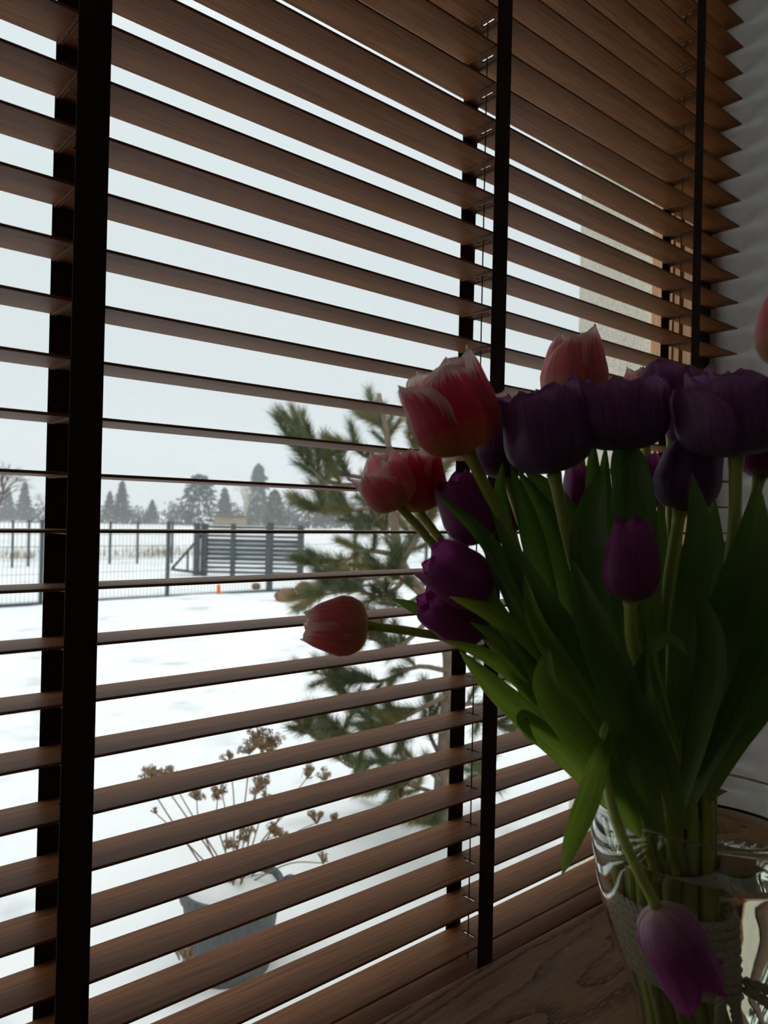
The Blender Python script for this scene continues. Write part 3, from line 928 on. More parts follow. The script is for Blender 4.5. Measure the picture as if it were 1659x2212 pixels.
# leaves, each a part of the tulip it grows from
L = leaf
L(T['m1'], [(1330, 1600, .49), (1220, 1450, .482), (1130, 1300, .474), (1050, 1165, .468), (942, 1066, .462)], 46, [0.5, 0.2, 0.1], 'leaf')
L(T['p1'], [(1390, 1720, .49), (1320, 1590, .478), (1250, 1425, .466), (1165, 1290, .460), (1062, 1104, .462)], 82, [0.3, 0.2, 0.5], 'leaf')
L(T['d1'], [(1330, 1650, .488), (1225, 1530, .476), (1165, 1430, .470), (1105, 1300, .466), (1032, 1158, .464)], 30, 0.6, 'leaf')
L(T['m2'], [(1290, 1660, .49), (1200, 1520, .474), (1140, 1400, .465), (1072, 1330, .460), (970, 1288, .456)], 54, [0.4, 0.1, 0.2], 'leaf2')
L(T['m3'], [(1300, 1680, .492), (1215, 1540, .478), (1150, 1450, .470), (1085, 1382, .466), (1016, 1344, .464)], 44, 0.3, 'leaf')
L(T['p4'], [(1310, 1690, .50), (1230, 1575, .49), (1140, 1480, .48), (1050, 1415, .478), (960, 1382, .482)], 40, 0.2, 'leaf2')
L(T['m3'], [(1340, 1760, .50), (1240, 1650, .478), (1150, 1560, .468), (1065, 1480, .464), (992, 1404, .466)], 60, [0.2, 0.0, 0.4], 'leaf2')
L(T['p4'], [(1250, 1610, .49), (1180, 1530, .484), (1130, 1485, .482), (1075, 1440, .484)], 26, 0.1, 'leaf2')
L(T['p4'], [(1290, 1650, .485), (1190, 1580, .474), (1130, 1545, .468), (1138, 1582, .466), (1163, 1613, .466)], 26, [0.2, 0.4, 0.6], 'leaf2')
L(T['m4'], [(1400, 1780, .478), (1320, 1680, .458), (1235, 1570, .444), (1182, 1480, .440), (1186, 1400, .440)], 74, [0.2, 0.0, 0.5], 'leaf2', fold=0.5)
L(T['m2'], [(1360, 1690, .478), (1290, 1560, .462), (1215, 1440, .452), (1158, 1340, .448), (1132, 1238, .448)], 48, [0.3, 0.2, 0.4], 'leaf2')
L(T['d1'], [(1420, 1800, .475), (1380, 1640, .450), (1335, 1480, .434), (1280, 1340, .430), (1234, 1208, .432)], 92, [0.1, 0.15, 0.3], 'leaf')
L(T['d3'], [(1330, 1500, .47), (1290, 1320, .455), (1272, 1200, .450), (1280, 1100, .450), (1306, 1014, .452)], 80, [0.1, 0.15, 0.2], 'leaf')
L(T['d3'], [(1400, 1420, .485), (1385, 1260, .470), (1372, 1130, .464), (1366, 1040, .462), (1346, 944, .460)], 92, [0.1, 0.1, 0.2], 'leaf', prof=([0, .3, .6, .85, .95, 1], [.6, 1, 1, .85, .55, .1]))
L(T['p5'], [(1310, 1330, .52), (1290, 1180, .515), (1284, 1060, .51), (1280, 940, .51)], 42, 0.2, 'leaf')
L(T['p5'], [(1330, 1330, .525), (1312, 1180, .52), (1306, 1080, .52), (1308, 960, .52)], 40, 0.3, 'leaf')
L(T['d2'], [(1230, 1440, .50), (1180, 1280, .492), (1145, 1140, .488), (1104, 1006, .488)], 54, 0.1, 'leaf')
L(T['d2'], [(1260, 1440, .51), (1222, 1280, .50), (1192, 1140, .495), (1118, 1012, .492)], 62, 0.2, 'leaf')
L(T['m6'], [(1300, 1380, .53), (1250, 1220, .52), (1210, 1090, .515), (1128, 1006, .51)], 60, 0.3, 'leaf')
L(T['d2'], [(1110, 1180, .505), (1090, 1110, .50), (1081, 1060, .50), (1086, 998, .50)], 30, 0.2, 'leaf')
L(T['d6'], [(1450, 1640, .475), (1475, 1420, .455), (1500, 1250, .446), (1512, 1140, .444), (1494, 1022, .446)], 70, [0.2, 0.1, 0.1], 'leaf')
L(T['d5'], [(1470, 1740, .465), (1510, 1580, .438), (1535, 1440, .428), (1528, 1340, .426), (1484, 1264, .428)], 62, [0.3, 0.2, 0.1], 'leaf')
L(T['d5'], [(1470, 1680, .475), (1530, 1480, .452), (1580, 1320, .444), (1625, 1180, .440), (1638, 1040, .440)], 96, [0.2, 0.1, 0.2], 'leaf')
L(T['d8'], [(1480, 1720, .478), (1550, 1540, .458), (1610, 1380, .448), (1665, 1240, .446), (1720, 1120, .446)], 128, [0.1, 0.0, 0.1], 'leaf')
L(T['p7'], [(1490, 1760, .49), (1545, 1620, .472), (1615, 1500, .466), (1690, 1380, .464), (1760, 1260, .464)], 120, [0.1, 0.1, 0.1], 'leaf')
L(T['m4'], [(1475, 1650, .462), (1432, 1520, .448), (1406, 1410, .440), (1448, 1382, .434), (1487, 1416, .430)], 30, [0.2, 0.3, 0.7], 'leaf2')
L(T['d6'], [(1470, 1790, .470), (1440, 1660, .444), (1396, 1560, .432), (1384, 1480, .430), (1398, 1398, .430)], 66, [0.0, 0.1, 0.3], 'leaf')
L(T['m5'], [(1330, 1560, .462), (1296, 1640, .436), (1268, 1730, .418), (1238, 1810, .410), (1214, 1892, .408)], 52, [0.6, 0.2, 0.0], 'leaf2')
L(T['m5'], [(1300, 1600, .462), (1325, 1680, .456), (1350, 1740, .458), (1385, 1810, .468)], 58, 0.2, 'leaf2')
L(T['p4'], [(1010, 1400, .535), (960, 1348, .530), (905, 1316, .528), (846, 1293, .526)], 30, 0.1, 'leaf')
L(T['d4'], [(1450, 1600, .525), (1420, 1400, .52), (1415, 1250, .515), (1430, 1080, .515)], 70, 0.2, 'leaf')
L(T['d7'], [(1460, 1620, .505), (1500, 1420, .50), (1535, 1250, .495), (1545, 1080, .495)], 70, 0.2, 'leaf')
L(T['m8'], [(1420, 1620, .52), (1370, 1480, .515), (1330, 1350, .51), (1325, 1180, .51)], 90, 0.2, 'leaf')
L(T['m7'], [(1390, 1640, .53), (1310, 1500, .525), (1250, 1380, .52), (1215, 1230, .52)], 90, 0.2, 'leaf')
L(T['m9'], [(1470, 1640, .52), (1510, 1500, .515), (1560, 1400, .51), (1600, 1250, .51)], 100, 0.2, 'leaf')
L(T['p8'], [(1450, 1640, .535), (1440, 1500, .53), (1430, 1380, .525), (1400, 1230, .525)], 100, 0.2, 'leaf')
L(T['p6'], [(1370, 1660, .52), (1280, 1560, .515), (1205, 1450, .51), (1140, 1320, .51)], 80, 0.2, 'leaf')
L(T['p3'], [(1350, 1680, .525), (1250, 1580, .52), (1160, 1500, .515), (1080, 1400, .515)], 64, 0.2, 'leaf')
L(T['d8'], [(1500, 1700, .50), (1560, 1580, .49), (1610, 1480, .485), (1660, 1400, .485)], 90, 0.2, 'leaf')
L(T['p2'], [(1345, 1720, .505), (1285, 1640, .495), (1250, 1600, .49), (1230, 1540, .488)], 46, 0.3, 'leaf')

# ------------------------------------------------------------------ twine tied round the stems, under water
twine = thing('twine', tuple(vpt(ROPE_C[0], 0, ROPE_Z0)), 'beige twisted cotton twine wound round the tulip stems inside the vase', 'twine')
def strand_rope(center, r_rope=0.0031, turns_per_m=80.0, name='twine_wrap', n=3):
    mb = MB()
    L_ = [0.0]
    for a, b in zip(center, center[1:]):
        L_.append(L_[-1] + (b - a).length)
    for s in range(n):
        pts = []
        for i, c in enumerate(center):
            t = (center[min(i + 1, len(center) - 1)] - center[max(i - 1, 0)]).normalized()
            x = t.cross(Vector((0, 0, 1)))
            if x.length < 1e-3:
                x = t.cross(RH)
            x.normalize()
            y = t.cross(x)
            a = 2 * math.pi * (L_[i] * turns_per_m + s / n)
            pts.append(c + (x * math.cos(a) + y * math.sin(a)) * (r_rope * 0.5))
        mb.tube(pts, r_rope * 0.56, 5)
    return mb.build(name, M['rope'], twine, True)
cen = []
TURNS = 9
NS = TURNS * 96
for i in range(NS + 1):
    t = i / NS
    a = 2 * math.pi * TURNS * t
    z = ROPE_Z1 - (ROPE_Z1 - ROPE_Z0) * t
    rr = 0.0312 - 0.0028 * t
    cen.append(vpt(ROPE_C[0] + 0.005 * t + rr * math.cos(a), rr * math.sin(a), z))
strand_rope(cen)
def tail(pts, n=70):
    return strand_rope([Vector(p) for p in spline([tuple(p) for p in pts], n)], name='twine_tail')
tail([vpt(0.014, -0.012, 0.966), vpt(0.024, -0.016, 0.962), vpt(0.033, -0.014, 0.955), vpt(0.040, -0.008, 0.952)])
tail([vpt(0.014, -0.013, 0.962), vpt(0.023, -0.018, 0.954), vpt(0.030, -0.018, 0.944), vpt(0.036, -0.012, 0.940)])
tail([vpt(-0.004, -0.032, 0.960), vpt(-0.006, -0.034, 0.935), vpt(-0.012, -0.0315, 0.915), vpt(-0.008, -0.0312, 0.895), vpt(0.002, -0.0312, 0.885)])
tail([vpt(0.003, -0.032, 0.958), vpt(0.006, -0.033, 0.930), vpt(0.008, -0.031, 0.900), vpt(0.010, -0.030, 0.870)])

# ------------------------------------------------------------------ outdoors: snow
def ground_h(x, y):
    h = 0.05 * noise.noise(Vector((x * 0.35, y * 0.35, 1.7))) + 0.025 * noise.noise(Vector((x * 1.3, y * 1.3, 4.1)))
    k = max(0.0, min(1.0, (y - 1.0) / 3.0))
    return GROUND + h * k + 0.012 * noise.noise(Vector((x * 3.1, y * 3.1, 0)))
mb = MB()
NX, NY = 90, 120
P = []
for j in range(NY + 1):
    t = j / NY
    y = 0.313 + 22.0 * t ** 1.7
    row = []
    for i in range(NX + 1):
        x = -8 + (34.0) * i / NX
        row.append((x, y, ground_h(x, y)))
    P.append(row)
mb.grid(P)
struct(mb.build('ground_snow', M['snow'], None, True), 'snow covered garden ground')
mb = MB()
mb.grid([[(-260, -60, GROUND - 0.12), (400, -60, GROUND - 0.12)], [(-260, 420, GROUND - 0.12), (400, 420, GROUND - 0.12)]])
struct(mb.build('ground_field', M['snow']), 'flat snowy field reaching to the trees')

# near wire fence
FY = 11.2
fence = thing('wire_fence', (5.5, FY, GROUND), 'thin dark wire mesh fence on posts crossing the snowy garden', 'fence')
posts = [UY(90, 1200, FY).x, UY(363, 1200, FY).x, UY(583, 1200, FY).x]
sp_ = (posts[2] - posts[0]) / 2
posts = [posts[0] - 2 * sp_, posts[0] - sp_] + posts + [posts[2] + sp_, posts[2] + 2 * sp_, posts[2] + 3 * sp_, posts[2] + 4 * sp_]
FH = 1.04
for i, x in enumerate(posts):
    w = 0.085 if i == 4 else 0.05
    mb = MB(); mb.box(x - w / 2, x + w / 2, FY - w / 2, FY + w / 2, GROUND - 0.12, FH + 0.02)
    mb.box(x - w / 2 - 0.004, x + w / 2 + 0.004, FY - w / 2 - 0.004, FY + w / 2 + 0.004, FH + 0.02, FH + 0.03)
    mb.build('fence_post', M['steel'], fence)
mb = MB()
x = posts[0]
while x < posts[-1]:
    mb.bar((x, FY, GROUND), (x, FY, FH), 0.0045); x += 0.06
for z in (GROUND + 0.05, GROUND + 0.25, GROUND + 0.45, GROUND + 0.65, GROUND + 0.85, GROUND + 1.05, FH - 0.01):
    mb.bar((posts[0], FY - 0.004, z), (posts[-1], FY - 0.004, z), 0.006)
tag(mb.build('wire_mesh', M['wire'], fence), kind='stuff')
mb = MB(); mb.box(posts[0], posts[-1], FY - 0.03, FY + 0.03, GROUND - 0.06, GROUND + 0.035)
mb.build('base_strip', M['steel'], fence)

# far wire fence
FY2 = 19.0
fence2 = thing('wire_fence', (6.0, FY2, GROUND), 'second wire fence farther off, left of the dark gate', 'fence')
posts2 = [UY(q, 1180, FY2).x for q in (-30, 27, 62, 145, 238, 297, 372)]
for x in posts2:
    mb = MB(); mb.box(x - 0.025, x + 0.025, FY2 - 0.025, FY2 + 0.025, GROUND - 0.12, 0.94)
    mb.build('fence_post', M['steel'], fence2)
mb = MB()
x = posts2[0]
while x < posts2[-1]:
    mb.bar((x, FY2, GROUND), (x, FY2, 0.92), 0.005); x += 0.10
for z in (0.0, 0.3, 0.6, 0.9):
    mb.bar((posts2[0], FY2, z), (posts2[-1], FY2, z), 0.008)
tag(mb.build('wire_mesh', M['wire'], fence2), kind='stuff')

# sliding gate of horizontal slats
GD = 16.9
gl, gr = U(440, 1240, GD), U(648, 1240, GD)
gdir = Vector((gr.x - gl.x, gr.y - gl.y, 0)); glen = gdir.length; gdir.normalize()
gate = thing('sliding_gate', (gl.x, gl.y, GROUND), 'dark grey sliding gate of horizontal slats with a braced tail', 'gate')
gn = Vector((-gdir.y, gdir.x, 0))
gz0, gz1 = GROUND + 0.03, 0.95
def gp(s, z, o=0.0):
    q = Vector((gl.x, gl.y, 0)) + gdir * s + gn * o
    return (q.x, q.y, z)
for s, w in ((0.0, 0.13), (0.64, 0.09), (1.42, 0.10), (glen, 0.13)):
    mb = MB(); mb.bar(gp(s, gz0 - 0.1), gp(s, gz1 + 0.04), w, w, gn); mb.build('gate_post', M['steel'], gate)
mb = MB(); mb.bar(gp(-0.14, gz0 - 0.1, -0.1), gp(-0.14, gz1 + 0.04, -0.1), 0.12, 0.12, gn); mb.build('gate_post', M['steel'], gate)
NSL = 11
for k in range(NSL):
    z = gz0 + 0.06 + (gz1 - gz0 - 0.10) * k / (NSL - 1)
    hgt = 0.085 if 3 <= k <= 7 else 0.05
    mb = MB(); mb.bar(gp(0.05, z, 0.03), gp(glen - 0.05, z, 0.03), 0.03, hgt); gs_ = mb.build('gate_slat', M['steel'], gate)
    if k % 2 == 0 or k > 8 or k < 3:
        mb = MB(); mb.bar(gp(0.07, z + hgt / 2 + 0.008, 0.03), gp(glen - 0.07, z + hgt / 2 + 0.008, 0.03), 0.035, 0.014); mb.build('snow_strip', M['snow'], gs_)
mb = MB(); mb.bar(gp(-0.72, gz0 + 0.10), gp(0.0, gz0 + 0.02), 0.05, 0.09, gn); mb.build('tail_rail', M['steel'], gate)
mb = MB(); mb.bar(gp(-0.70, gz0 + 0.12), gp(-0.02, gz1 - 0.18), 0.05, 0.07, gn); mb.build('tail_brace', M['steel'], gate)
mb = MB(); mb.bar(gp(-0.36, gz0 + 0.06), gp(-0.36, gz0 + 0.52), 0.04, 0.05, gn); mb.build('tail_upright', M['steel'], gate)

# orange marker stake and boulders
q = UZ(472, 1286, GROUND)
mk = thing('marker_stake', (q.x, q.y, GROUND), 'short bright orange marker stake in the snow by the fence', 'marker')
mb = MB(); mb.lathe([(0.001, GROUND - 0.05), (0.034, GROUND - 0.05), (0.032, GROUND + 0.17), (0.001, GROUND + 0.19)], 12, q.x, q.y)
mb.build('stake', M['orange'], mk, True)
mb = MB(); mb.lathe([(0.001, GROUND + 0.185), (0.028, GROUND + 0.186), (0.020, GROUND + 0.20), (0.001, GROUND + 0.206)], 12, q.x, q.y)
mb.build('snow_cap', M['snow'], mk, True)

def boulder(px, py, w, h, label, seed):
    q = UZ(px, py, GROUND)
    d = (q - CAM).dot(fw)
    sx_, sz = w / 2 * d / F_PX, h * d / F_PX
    mb = MB()
    P = []
    for j in range(9):
        th = math.pi * j / 8
        row = []
        for i in range(15):
            a = 2 * math.pi * i / 14
            v = Vector((math.sin(th) * math.cos(a), math.sin(th) * math.sin(a), math.cos(th)))
            k = 1 + 0.28 * noise.noise(v * 1.7 + Vector((seed, 0, 0)))
            row.append((q.x + v.x * sx_ * k, q.y + v.y * sx_ * k, GROUND + sz * 0.45 + v.z * sz * 0.62 * k))
        P.append(row)
    mb.grid(P)
    o = mb.build('boulder', M['rock'], None, True)
    tag(o, label, 'rock')
boulder(616, 1300, 46, 26, 'reddish boulder poking out of the snow left of the pine', 1.0)
boulder(553, 1272, 20, 12, 'small brown stone by the foot of the fence', 5.0)
boulder(668, 1278, 60, 20, 'flat tan stone behind the lowest pine branches', 9.0)

# ------------------------------------------------------------------ pine tree
random.seed(11)
PD = 3.35
def tuft_mesh(name, mt, seed, length=0.080, n=270, stem_len=0.125):
    rng = random.Random(seed)
    mb = MB()
    for k in range(n):
        s = rng.uniform(0, 1)
        a = rng.uniform(0, 2 * math.pi)
        sp = rng.uniform(0.35, 1.15) * (1.0 - 0.45 * s)
        d = Vector((math.cos(a) * math.sin(sp), math.sin(a) * math.sin(sp), math.cos(sp)))
        b = Vector((0, 0, s * stem_len))
        ln = length * rng.uniform(0.75, 1.1)
        side = d.cross(Vector((rng.uniform(-1, 1), rng.uniform(-1, 1), rng.uniform(-1, 1)))).normalized() * 0.0011
        tip = b + d * ln + Vector((0, 0, 0.006))
        i0 = mb.vert(b - side); i1 = mb.vert(b + side); i2 = mb.vert(tip)
        n2 = d.cross(side).normalized() * 0.0011
        i3 = mb.vert(b + n2)
        mb.f += [(i0, i1, i2), (i1, i3, i2), (i3, i0, i2)]
    mb.tube([(0, 0, -0.01), (0, 0, stem_len)], 0.004, 5)
    return mb.mesh(name, mt)
tufts = [tuft_mesh('needle_tuft', M['needle'], 1), tuft_mesh('needle_tuft', M['needle'], 2, 0.070, 230), tuft_mesh('needle_tuft', M['needle2'], 3, 0.075, 230)]
tb = UZ(948, 1800, GROUND)
pine = thing('pine_tree', (tb.x, tb.y, GROUND), 'young pine with tufted green needles growing outside the window', 'tree')
def tube_obj(name, pts, r0_, r1_, mt, parent, n=14, sides=8):
    sp = [Vector(p) for p in spline([tuple(p) for p in pts], n)]
    mb = MB(); mb.tube(sp, [r0_ + (r1_ - r0_) * i / (n - 1) for i in range(n)], sides)
    return mb.build(name, mt, parent, True), sp
trunk_px = [(952, 1830, 3.35), (955, 1700, 3.35), (966, 1560, 3.35), (972, 1440, 3.35), (958, 1360, 3.35), (915, 1285, 3.34), (868, 1220, 3.33), (850, 1120, 3.33), (846, 1030, 3.33), (836, 940, 3.33), (818, 850, 3.33)]
_, tsp = tube_obj('trunk', [U(*q) for q in trunk_px], 0.040, 0.010, M['bark'], pine, 26)
branches = [
    [(846, 1030), (770, 1030), (720, 1010), (672, 960), (650, 925)],
    [(800, 1045), (720, 1045), (668, 1005), (632, 960)],
    [(846, 1000), (830, 930), (806, 880)],
    [(850, 1080), (780, 1100), (710, 1110), (672, 1100)],
    [(850, 1090), (800, 1130), (740, 1110), (700, 1080)],
    [(860, 1200), (790, 1190), (730, 1220), (672, 1220)],
    [(868, 1220), (800, 1250), (730, 1250), (676, 1300)],
    [(880, 1245), (830, 1290), (770, 1275), (700, 1285)],
    [(915, 1285), (870, 1310), (820, 1340), (775, 1370)],
    [(935, 1330), (870, 1390), (820, 1385), (785, 1375)],
    [(868, 1220), (905, 1150), (930, 1080), (945, 1010)],
    [(850, 1130), (890, 1060), (905, 990), (890, 930)],
    [(905, 1270), (950, 1230), (985, 1180), (1010, 1130)],
    [(920, 1290), (960, 1270), (1000, 1270), (1040, 1240)],
    [(970, 1450), (900, 1440), (830, 1470), (760, 1470), (690, 1455)],
    [(970, 1500), (910, 1530), (850, 1560), (800, 1560), (740, 1500)],
    [(964, 1580), (900, 1580), (830, 1580), (770, 1600), (720, 1570)],
    [(780, 1600), (735, 1620), (690, 1600), (655, 1575)],
    [(960, 1640), (900, 1650), (830, 1640), (770, 1660), (730, 1640)],
    [(960, 1650), (930, 1590), (930, 1550), (925, 1520)],
    [(956, 1720), (900, 1700), (850, 1690), (815, 1710)],
    [(956, 1690), (915, 1660), (880, 1690), (860, 1715)],
    [(950, 1790), (930, 1770), (905, 1775)],
    [(966, 1540), (1020, 1520), (1060, 1560), (1100, 1570)],
    [(960, 1660), (1000, 1640), (1030, 1660), (1040, 1690)],
    [(970, 1430), (1010, 1430), (1040, 1470), (1050, 1510)],
    [(840, 980), (790, 985), (760, 960), (742, 985)],
    [(860, 1170), (830, 1150), (800, 1100), (790, 1060)],
    [(890, 1250), (870, 1200), (890, 1170), (900, 1120)],
    [(925, 1300), (880, 1260), (850, 1240), (820, 1225)],
]
for bi, br in enumerate(branches):
    rng = random.Random(50 + bi)
    d0 = 3.33
    dd = rng.uniform(-0.45, 0.45)
    pts = [U(x, y, d0 + dd * k / (len(br) - 1)) for k, (x, y) in enumerate(br)]
    ln = sum((b - a).length for a, b in zip(pts, pts[1:]))
    br_obj, sp = tube_obj('branch', pts, 0.012 if ln > 0.25 else 0.008, 0.004, M['bark'], pine, 14, 6)
    side_n = max(3, int(ln / 0.038))
    for k in range(side_n + 1):
        f_ = 0.25 + 0.75 * k / side_n
        i = min(int(f_ * 13), 12)
        p = sp[i].lerp(sp[i + 1], f_ * 13 - i)
        t = (sp[i + 1] - sp[i]).normalized()
        if k < side_n:
            rv = Vector((rng.uniform(-1, 1), rng.uniform(-1, 1), rng.uniform(-0.3, 1.0))).normalized()
            dirv = (t * 1.0 + rv * 0.9).normalized()
        else:
            dirv = (t + Vector((0, 0, 0.25))).normalized()
        me = tufts[2] if (rng.random() < 0.24 or (bi in (6, 20) and rng.random() < 0.6)) else tufts[rng.randint(0, 1)]
        o = bpy.data.objects.new('needle_tuft', me); COL.objects.link(o)
        o.parent = br_obj
        s_ = rng.uniform(0.75, 1.1)
        o.matrix_basis = Matrix.Translation(p) @ dirv.to_track_quat('Z', 'Y').to_matrix().to_4x4() @ Matrix.Rotation(rng.uniform(0, 6.28), 4, 'Z') @ Matrix.Scale(s_, 4)

# ------------------------------------------------------------------ pot with a dried hydrangea
pc = UZ(497, 2075, GROUND + 0.01)
pdist = (pc - CAM).dot(fw)
PR, PH = 0.155, 0.26
pot = thing('plant_pot', (pc.x, pc.y, GROUND), 'big grey garden pot with two handles half buried in snow', 'pot')
mb = MB()
mb.lathe([(0.001, GROUND - 0.03), (PR * 0.78, GROUND - 0.03), (PR * 0.98, GROUND + PH - 0.04), (PR * 1.04, GROUND + PH - 0.035), (PR * 1.05, GROUND + PH), (PR * 0.97, GROUND + PH), (PR * 0.95, GROUND + PH - 0.05), (0.001, GROUND + PH - 0.05)], 40, pc.x, pc.y)
mb.build('pot_body', M['pot'], pot)
for s in (-1, 1):
    c = Vector((pc.x, pc.y, GROUND + PH - 0.015)) + RH * (s * PR * 1.05)
    mb = MB()
    ring = [c + FWH * (0.045 * math.cos(a)) + RH * (s * 0.028 * math.sin(a)) + Vector((0, 0, 0.022 * math.sin(a))) for a in [math.pi * k / 10 for k in range(11)]]
    mb.tube(ring, 0.012, 8)
    mb.build('pot_handle', M['pot'], pot, True)
mb = MB()
P = []
for j in range(8):
    rr = PR * 0.955 * (1 - j / 7.0) + 0.001
    P.append([(pc.x + rr * math.cos(2 * math.pi * i / 24), pc.y + rr * math.sin(2 * math.pi * i / 24),
               GROUND + PH - 0.028 + 0.035 * (1 - (rr / PR) ** 2) + 0.010 * noise.noise(Vector((rr * 30, i * 0.7, 0)))) for i in range(25)])
mb.grid(P)
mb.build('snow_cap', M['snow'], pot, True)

hyd = thing('dried_hydrangea', (pc.x, pc.y, GROUND + PH - 0.02), 'dried brown flower heads on thin stems rising from the grey pot', 'plant')
PDp = pdist
heads = [  # px x, y, size px, depth offset
    (345, 1664, 36, 0.0), (372, 1672, 26, .1), (318, 1676, 24, -.1), (495, 1630, 22, .05), (565, 1590, 44, .0), (580, 1625, 26, .1), (540, 1610, 26, -.1),
    (665, 1665, 26, .1), (700, 1672, 22, .15), (556, 1690, 30, -.1), (470, 1712, 24, .0), (425, 1712, 26, .1), (335, 1750, 10, -.05), (575, 1715, 20, .1), (480, 1700, 20, -.1),
    (500, 1810, 26, -.15), (535, 1800, 24, -.1), (595, 1790, 28, .0), (610, 1800, 22, .1), (685, 1765, 24, .15), (725, 1762, 22, .2), (698, 1855, 18, .1), (520, 1890, 12, -.2),
    (400, 2055, 24, -.35), (410, 2066, 20, -.4)]
def floret_head(px, py, size, dof, seed):
    rng = random.Random(seed)
    c = U(px, py, PDp + dof)
    R = size * PDp / F_PX * 0.62
    R *= 1.25
    subs = [c + Vector((rng.uniform(-1, 1), rng.uniform(-1, 1), rng.uniform(-.8, .8))) * R * 0.75 for _ in range(5)]
    mb = MB()
    n = int(40 + size * 2.2)
    for k in range(n):
        v = Vector((rng.gauss(0, 1), rng.gauss(0, 1), rng.gauss(0, 1))).normalized()
        v.z *= 0.75
        p = subs[k % len(subs)] + v * (R * 0.55 * rng.uniform(0.4, 1.0))
        nrm = (v + Vector((rng.uniform(-.6, .6), rng.uniform(-.6, .6), rng.uniform(-.6, .6)))).normalized()
        a = nrm.orthogonal().normalized(); b = nrm.cross(a)
        s = R * rng.uniform(0.10, 0.19)
        ids = [mb.vert(p), ]
        for q in range(4):
            an = q * math.pi / 2 + rng.uniform(-.2, .2)
            i1 = mb.vert(p + (a * math.cos(an - .45) + b * math.sin(an - .45)) * s + nrm * s * 0.3)
            i2 = mb.vert(p + (a * math.cos(an) + b * math.sin(an)) * s * 1.35 + nrm * s * 0.15)
            i3 = mb.vert(p + (a * math.cos(an + .45) + b * math.sin(an + .45)) * s + nrm * s * 0.3)
            mb.f.append((ids[0], i1, i2, i3))
        if k % 3 == 0:
            mb.tube([c - Vector((0, 0, R * 0.9)), p], 0.0011, 4, False)
    return mb.build('flower_head', M['dry'], hyd), c
foot = Vector((pc.x, pc.y, GROUND + PH - 0.03))
for i, (px, py, sz, dof) in enumerate(heads):
    fh_, c = floret_head(px, py, sz, dof, 300 + i)
    if py > 2000:
        f0 = foot + RH * -0.16 + Vector((0, 0, -0.22))
    else:
        f0 = foot + RH * (0.03 * math.sin(i * 2.1)) + FWH * (0.03 * math.cos(i * 1.7))
    mid = f0.lerp(c, 0.55) + Vector((0, 0, 0.03)) + RH * (-0.03 if px < 480 else 0.01)
    R = sz * PDp / F_PX * 0.6
    ds_, _ = tube_obj('dry_stem', [f0, mid, c - Vector((0, 0, R * 0.85))], 0.0030, 0.0016, M['drystem'], hyd, 12, 5)
    fh_.parent = ds_; fh_.matrix_parent_inverse = Matrix()

# ------------------------------------------------------------------ far trees
def conifer(px, base_y, top_y, wpx, d, label, mt='conifer', seed=0, shape=1.0, group='far trees beyond the field'):
    rng = random.Random(seed)
    b = U(px, base_y, d)
    hh = (base_y - top_y) * d / F_PX
    rr = wpx * 0.66 * d / F_PX
    root = thing('conifer_tree', (b.x, b.y, GROUND - 0.1), label, 'tree', group)
    z0 = GROUND - 0.1
    mb = MB(); mb.tube([(b.x, b.y, z0), (b.x, b.y, z0 + hh * 0.97)], [0.02 * hh, 0.003 * hh], 6); mb.build('trunk', M['bark'], root, True)
    mb = MB()
    n = 1000
    tiers, tph = rng.randint(6, 9), rng.random()
    for k in range(n):
        t = rng.random() ** 0.8
        z = z0 + hh * (0.06 + 0.94 * t)
        tier = (t * tiers + tph) % 1.0
        env = rr * ((1 - t) ** shape * (1.12 - 0.55 * tier) * (0.85 + 0.35 * noise.noise(Vector((math.cos(rng_a := rng.uniform(0, 6.283)) * 2, math.sin(rng_a) * 2, t * 9 + seed)))) + 0.015)
        a = rng_a
        q = env * math.sqrt(rng.uniform(0.2, 1.0)) * (1.0 if rng.random() < 0.88 else 1.3)
        p = Vector((b.x + q * math.cos(a), b.y + q * math.sin(a), z - 0.16 * q))
        s = hh * rng.uniform(0.018, 0.046)
        dv = Vector((math.cos(a), math.sin(a), -0.35 + rng.uniform(-.3, .5)))
        sd = Vector((-math.sin(a), math.cos(a), rng.uniform(-.4, .4)))
        i0 = mb.vert(p - dv * s - sd * s * 0.8); i1 = mb.vert(p - dv * s * 0.6 + sd * s * 0.8); i2 = mb.vert(p + dv * s * 1.5); i3 = mb.vert(p + Vector((0, 0, s * 0.9)))
        mb.f += [(i0, i1, i2), (i0, i3, i1), (i1, i3, i2), (i2, i3, i0)]
    tag(mb.build('foliage', M[mt], root), kind='stuff')
    return root

